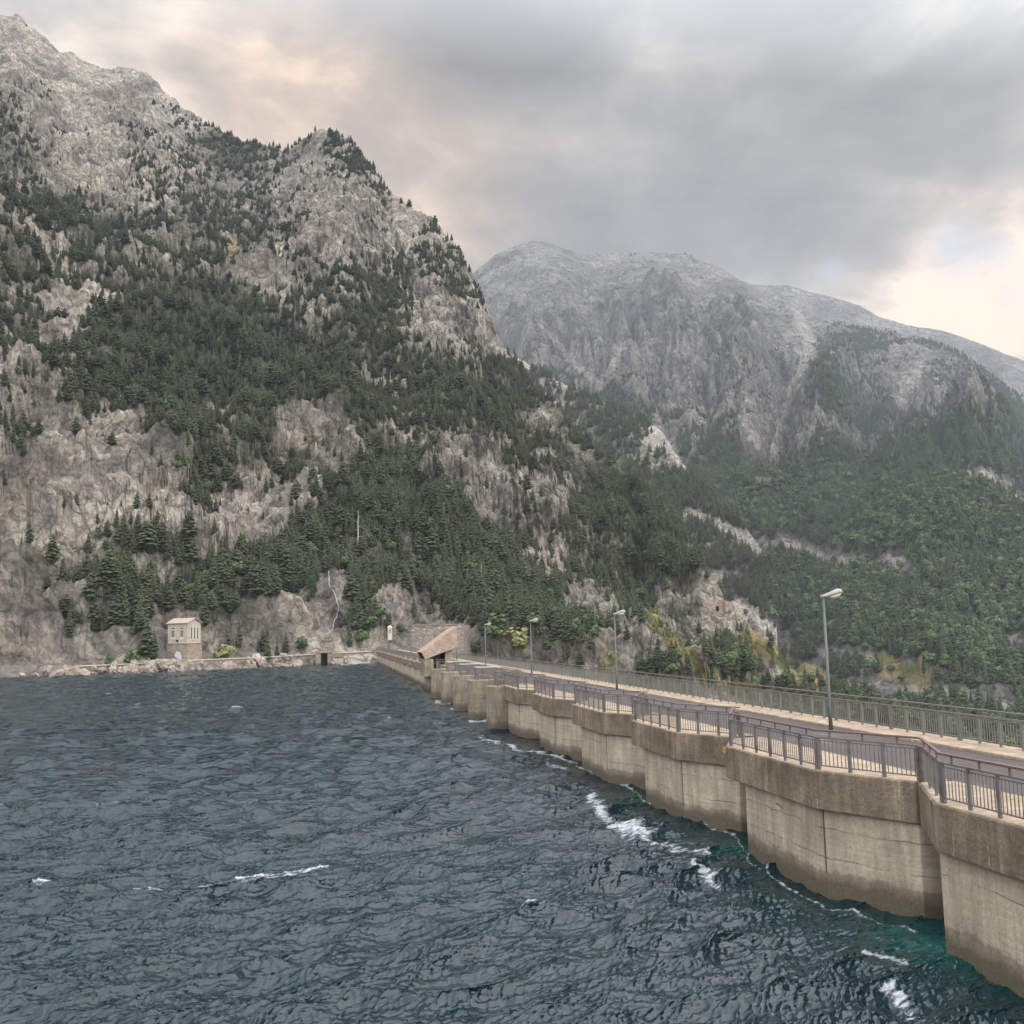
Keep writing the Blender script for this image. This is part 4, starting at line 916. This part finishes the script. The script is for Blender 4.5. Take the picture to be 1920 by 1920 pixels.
# stone block wall behind the gatehouse, house, tower, portal, shrine
def put(name, px, py, dist, label, cat, rz=0, zoff=0):
    d = pdir(px, py); s = dist / math.hypot(d.x, d.y); return empty(name, (d.x * s, d.y * s, d.z * s + EYE + zoff), rz, label, cat)
r = put('retaining_wall', 822, 1222, 292, 'tall grey dry stone block wall behind the gatehouse', 'wall', rz=-.10)
m = MB(); m.prism([(-7.4, 0), (7.3, -.5), (9.2, 3.5), (-7.4, 4)], -5, 7.4); m.build('wall', M_DRYST, r, bevel=.1)
m = MB(); m.prism([(-7.6, -.15), (7.4, -.65), (7.4, 3.5), (-7.6, 4.2)], 7.4, 7.75); m.build('coping', M_PIER, r)
hz = math.radians(-30)
r = put('stone_house', 351, 1237.5, 266, 'small two storey stone house with gabled roof on the lake shore', 'house', rz=hz)
W, D = 5.9, 5.2
m = MB(); m.box(-W - .25, .25, -.25, D + .25, -1.5, 3.9); m.build('base_wall', M_STONE, r, bevel=.05)
m = MB(); m.box(-W - .35, .35, -.35, D + .35, 3.9, 4.1); m.build('string_course', M_PIER, r)
m = MB(); m.box(-W, 0, 0, D, 4.1, 9.0); m.add([(0, 0, 9.0), (0, D, 9.0), (0, D / 2, 10.05), (-W, 0, 9.0), (-W, D, 9.0), (-W, D / 2, 10.05)], [(0, 1, 2), (4, 3, 5), (0, 2, 5, 3), (1, 4, 5, 2)]); m.build('wall', M_RENDER, r)
m = MB(); e = .35
for sgn in (0, 1):
    y0 = -e if sgn == 0 else D + e; zl = 8.93
    m.add([(e, y0, zl), (-W - e, y0, zl), (-W - e, D / 2, 10.2), (e, D / 2, 10.2), (e, y0, zl + .16), (-W - e, y0, zl + .16), (-W - e, D / 2, 10.36), (e, D / 2, 10.36)], [(0, 1, 2, 3), (7, 6, 5, 4), (0, 4, 5, 1), (1, 5, 6, 2), (3, 2, 6, 7), (0, 3, 7, 4)])
m.build('roof', M_ROOF, r)
for xc in (-W * .72, -W * .27):
    m = MB(); m.box(xc - .55, xc + .55, -.09, .0, 5.0, 8.0); fr = m.build('window', M_TRIM, r)
    m = MB(); m.box(xc - .40, xc + .40, -.13, -.092, 5.7, 7.3); m.build('pane', M_WGL, fr)
    m = MB(); m.box(xc - .03, xc + .03, -.155, -.132, 5.7, 7.3)
    for zc in (6.2, 6.75): m.box(xc - .4, xc + .4, -.157, -.134, zc, zc + .05)
    m.build('glazing_bar', M_TRIM, fr)
    m = MB(); m.box(xc - .42, xc + .42, -.14, -.092, 7.65, 7.9); m.build('vent', M_DARK, fr)
m = MB(); m.box(0, .10, D * .15, D * .85, 4.9, 8.2); fr = m.build('window', M_TRIM, r)
for k in range(3):
    yc = D * (.27 + .23 * k); m = MB(); m.box(.102, .13, yc - .24, yc + .24, 5.1, 8.0); m.build('pane', M_WGL, fr)
m = MB()
arc = [(-W * .42 + 1.0 * math.cos(t), 1.2 + 1.0 * math.sin(t)) for t in np.linspace(0, math.pi, 9)]; pl = [(-W * .42 + 1.0, -.6)] + arc + [(-W * .42 - 1.0, -.6)]
n = len(pl); m.add([(x, -.33, z) for x, z in pl] + [(x, -.26, z) for x, z in pl], [tuple(range(n)), tuple(reversed(range(n, 2 * n)))] + [(i, (i + 1) % n, n + (i + 1) % n, n + i) for i in range(n)]); dr = m.build('door', M_DOOR, r)
ring = MB()
for t0 in np.linspace(0, math.pi, 10)[:-1]:
    t1 = t0 + math.pi / 9; c0 = -W * .42
    ring.add([(c0 + q * math.cos(t), yv, 1.2 + q * math.sin(t)) for yv in (-.40, -.26) for q, t in ((1.02, t0), (1.35, t0), (1.35, t1), (1.02, t1))], [(0, 1, 2, 3), (7, 6, 5, 4), (0, 4, 5, 1), (1, 5, 6, 2), (2, 6, 7, 3), (3, 7, 4, 0)])
ring.build('arch', M_STONE, dr)
m = MB(); m.box(-W * .52 - .15, -W * .52 + .35, -.22, 0, 4.5, 4.95); m.build('wall_box', M_DARK, r)
# shore promenade wall and path
def gpath(pts, zs=None): return [ground(x, y) for x, y in pts]
r = empty('shore_wall', (0, 0, 0), 0, 'low pale parapet wall of the shore path left of the dam', 'wall')
pp = [pdir(x, y) for x, y in [(150, 1249), (300, 1242), (370, 1237.5), (480, 1233), (600, 1226), (696, 1221)]]
dd = [257, 262.5, 264, 272, 283, 293]; P3 = [Vector((d.x, d.y, 0)) * (s / math.hypot(d.x, d.y)) + Vector((0, 0, EYE + d.z * s / math.hypot(d.x, d.y))) for d, s in zip(pp, dd)]
m = MB()
for a, b in zip(P3[:-1], P3[1:]): m.bar(a, b, .5, .22)
m.build('coping', M_TRIM, r)
m = MB()
for a, b in zip(P3[:-1], P3[1:]): m.bar(a + Vector((0, .3, -.61)), b + Vector((0, .3, -.61)), .45, .98)
m.build('wall', M_STONE, r)
r = put('water_intake', 608, 1243, 277, 'square dark tunnel mouth in the shore wall under the waterfall', 'tunnel')
m = MB(); m.box(-2.2, -.85, -.6, 2, -1, 3.2); m.box(.85, 1.6, -.6, 2, -1, 3.2); m.box(-3.2, 3.6, -.8, 2.2, 2.6, 2.95); m.build('frame', M_PIER, r)
m = MB(); m.box(-.85, .85, .1, .3, -1, 2.6); m.build('opening', M_DARK, r)
r = put('shaft_tower', 613, 1222, 281, 'square masonry tower block with flat slab at the foot of the waterfall', 'tower')
m = MB(); m.box(-1.5, 1.5, 0, 3, -3, 2.9); m.build('wall', M_DRYST, r); m = MB(); m.box(-2.4, 2.8, -.3, 3.3, 2.9, 3.2); m.build('slab', M_CAP, r)
r = put('shrine', 731, 1190, 295, 'tiny pale shrine with a domed cap above the far dam end', 'shrine')
m = MB(); m.box(-.6, .6, -.6, .6, -1.5, 2.0); m.build('body', M_TRIM, r)
m = MB(); m.box(-.28, .28, -.64, -.601, .4, 1.5); m.build('niche', M_PIER, r)
m = MB(); m.tube([(0, 0, 2.0), (0, 0, 2.3), (0, 0, 2.65)], [.85, .6, .1], 8); m.build('cap', M_TRIM, r)
# waterfall strands on the rock
m = MB()
for path in ([(612, 1062), (618, 1080), (616, 1100), (622, 1104), (630, 1120), (634, 1140), (632, 1152), (633, 1158), (626, 1166), (624, 1172), (625, 1180), (622, 1190)], [(629, 1066), (636, 1092), (642, 1112)]):
    q = np.array(path, float); tt = np.linspace(0, len(path) - 1, len(path) * 6)
    g = [ground(np.interp(t, range(len(path)), q[:, 0]) + random.uniform(-.7, .7), np.interp(t, range(len(path)), q[:, 1])) + Vector((0, -.7, .35)) for t in tt]
    g = [sum(g[max(0, i - 3):i + 4], Vector()) / len(g[max(0, i - 3):i + 4]) + Vector((0, -.5, .1)) for i in range(len(g))]
    m.tube(g, [.05 + .10 * random.random() for _ in g], 5)
m_, nt_, b_ = mat('white_water', .5, .4); setc(nt_, b_, (.40, .40, .42))
tag(m.build('waterfall', m_), 'thin white waterfall running down the dark rock left of the dam', 'waterfall')
# walls built into the cliff on the valley side
g = ground(1336, 1140)
r = empty('ruined_wall', g + Vector((0, -1.5, -2.0)), -.35, 'reddish masonry walls with ledges built into the cliff beyond the dam', 'ruin')
def rag(m, x0, x1, y0, y1, z0, z1, n=9, seed=3):
    q = random.Random(seed); xs = [x0 + (x1 - x0) * i / n for i in range(n + 1)]
    tops = [z1 + q.uniform(-.5, .35) for _ in xs]
    vs = [(x, y, z) for x, t in zip(xs, tops) for y, z in ((y0, z0), (y1, z0), (y1, t), (y0, t))]
    fs = [(0, 1, 2, 3), (4 * n + 3, 4 * n + 2, 4 * n + 1, 4 * n)] + [(4 * i + k, 4 * i + (k + 1) % 4, 4 * i + 4 + (k + 1) % 4, 4 * i + 4 + k) for i in range(n) for k in range(4)]
    m.add(vs, fs)
m = MB(); rag(m, -7.5, 4, 0, 7, -1.6, 5.2, seed=4); m.build('wall', M_RUIN, r, bevel=.12)
m = MB(); rag(m, 4.2, 7.5, -.8, 7, -6, 4.6, 4, seed=6); m.build('wall', M_RUIN, r, bevel=.12)
m = MB(); m.box(-6.5, 3.6, -1.3, 6, -2.1, -1.6); m.box(-4.5, 3.2, -2.4, 6, -8.3, -7.8); m.build('ledge', M_CAP, r)
m = MB(); rag(m, -4.2, 3, -1.2, 6, -16, -8.3, 6, seed=8); m.build('buttress', M_RUIN, r, bevel=.12)
m = MB(); rag(m, -5.2, 2.6, -.5, 6, -7.8, -2.1, 6, seed=9); m.build('buttress', M_DRYST, r, bevel=.12)
for xw, zw, s_ in ((-5, .3, .9), (-2.6, .2, .8), (1.6, .8, 1.1)):
    m = MB(); m.box(xw - s_ * .5, xw + s_ * .5, -.06, .05, zw, zw + 1.7 * s_); m.build('opening', M_DARK, r)

# ------------------------------------------------------------------ shore boulders
bgr = random.Random(5)
BM = []
for k in range(4):
    bm = bmesh.new(); bmesh.ops.create_icosphere(bm, subdivisions=2, radius=.5)
    for v in bm.verts:
        q = Vector(v.co); v.co *= 1 + .35 * (math.sin(q.x * 9 + k * 2) * math.cos(q.y * 8 + k) + bgr.uniform(-.3, .3)); v.co.z *= .75
    me = bpy.data.meshes.new('boulder'); bm.to_mesh(me); bm.free(); me.materials.append(plain('boulder_rock%d' % k, (0.17, .14, .115), (.36, .295, .245), .45)); BM.append(me)
for k in range(150):
    x = bgr.uniform(55, 570) if k % 6 else bgr.uniform(5, 690); yb = 1268 - (x / 700) * 24.5
    d = pdir(x, yb); Rr = np.interp(x, [0, 350, 560, 700], [252, 256.5, 274.5, 286]); s = Rr / math.hypot(d.x, d.y)
    q = bgr.random() ** 2; z = bgr.uniform(-.1, .5)
    o = bpy.data.objects.new('boulder', BM[k % 4]); link(o); o.location = (d.x * s, d.y * s + q * 5.0, z + q * 2.6)
    sc_ = .5 + 2.2 * bgr.random() ** 2; o.scale = (sc_ * bgr.uniform(.8, 1.5), sc_, sc_ * .8); o.rotation_euler = (bgr.random() * 3, bgr.random() * 3, bgr.random() * 6)
    side = next(p for xm, p in ((100, 'at the left picture edge'), (170, 'in the bare stretch far left of the house'), (240, 'near the small round shore trees'), (310, 'just left of the stone house'), (400, 'right below the stone house'), (490, 'below the pale bush'),
                                (560, 'by the pair of pointed conifers'), (620, 'beside the tunnel mouth'), (999, 'between the tunnel mouth and the dam')) if x < xm)
    row = 'at the waterline' if q < .25 else 'up the bank'
    tag(o, ('big' if sc_ > 1.2 else 'small') + ' pale angular boulder ' + row + ' ' + side, 'boulder', 'pale boulders ' + row + ' ' + side)

# ------------------------------------------------------------------ haze
hz_ = MB(); hz_.box(-3600, 3800, -60, 5350, -190, 1950)
mh = bpy.data.materials.new('haze'); mh.use_nodes = True; nth = mh.node_tree; nth.nodes.clear()
oo = nth.nodes.new('ShaderNodeOutputMaterial'); pv_ = nth.nodes.new('ShaderNodeVolumePrincipled')
pv_.inputs['Color'].default_value = (0.74, 0.79, 0.87, 1); pv_.inputs['Density'].default_value = 0.72e-4; pv_.inputs['Anisotropy'].default_value = 0.2
nth.links.new(pv_.outputs[0], oo.inputs['Volume'])
tag(hz_.build('haze', mh), 'thin bluish air haze filling the valley', None, None, 'stuff')
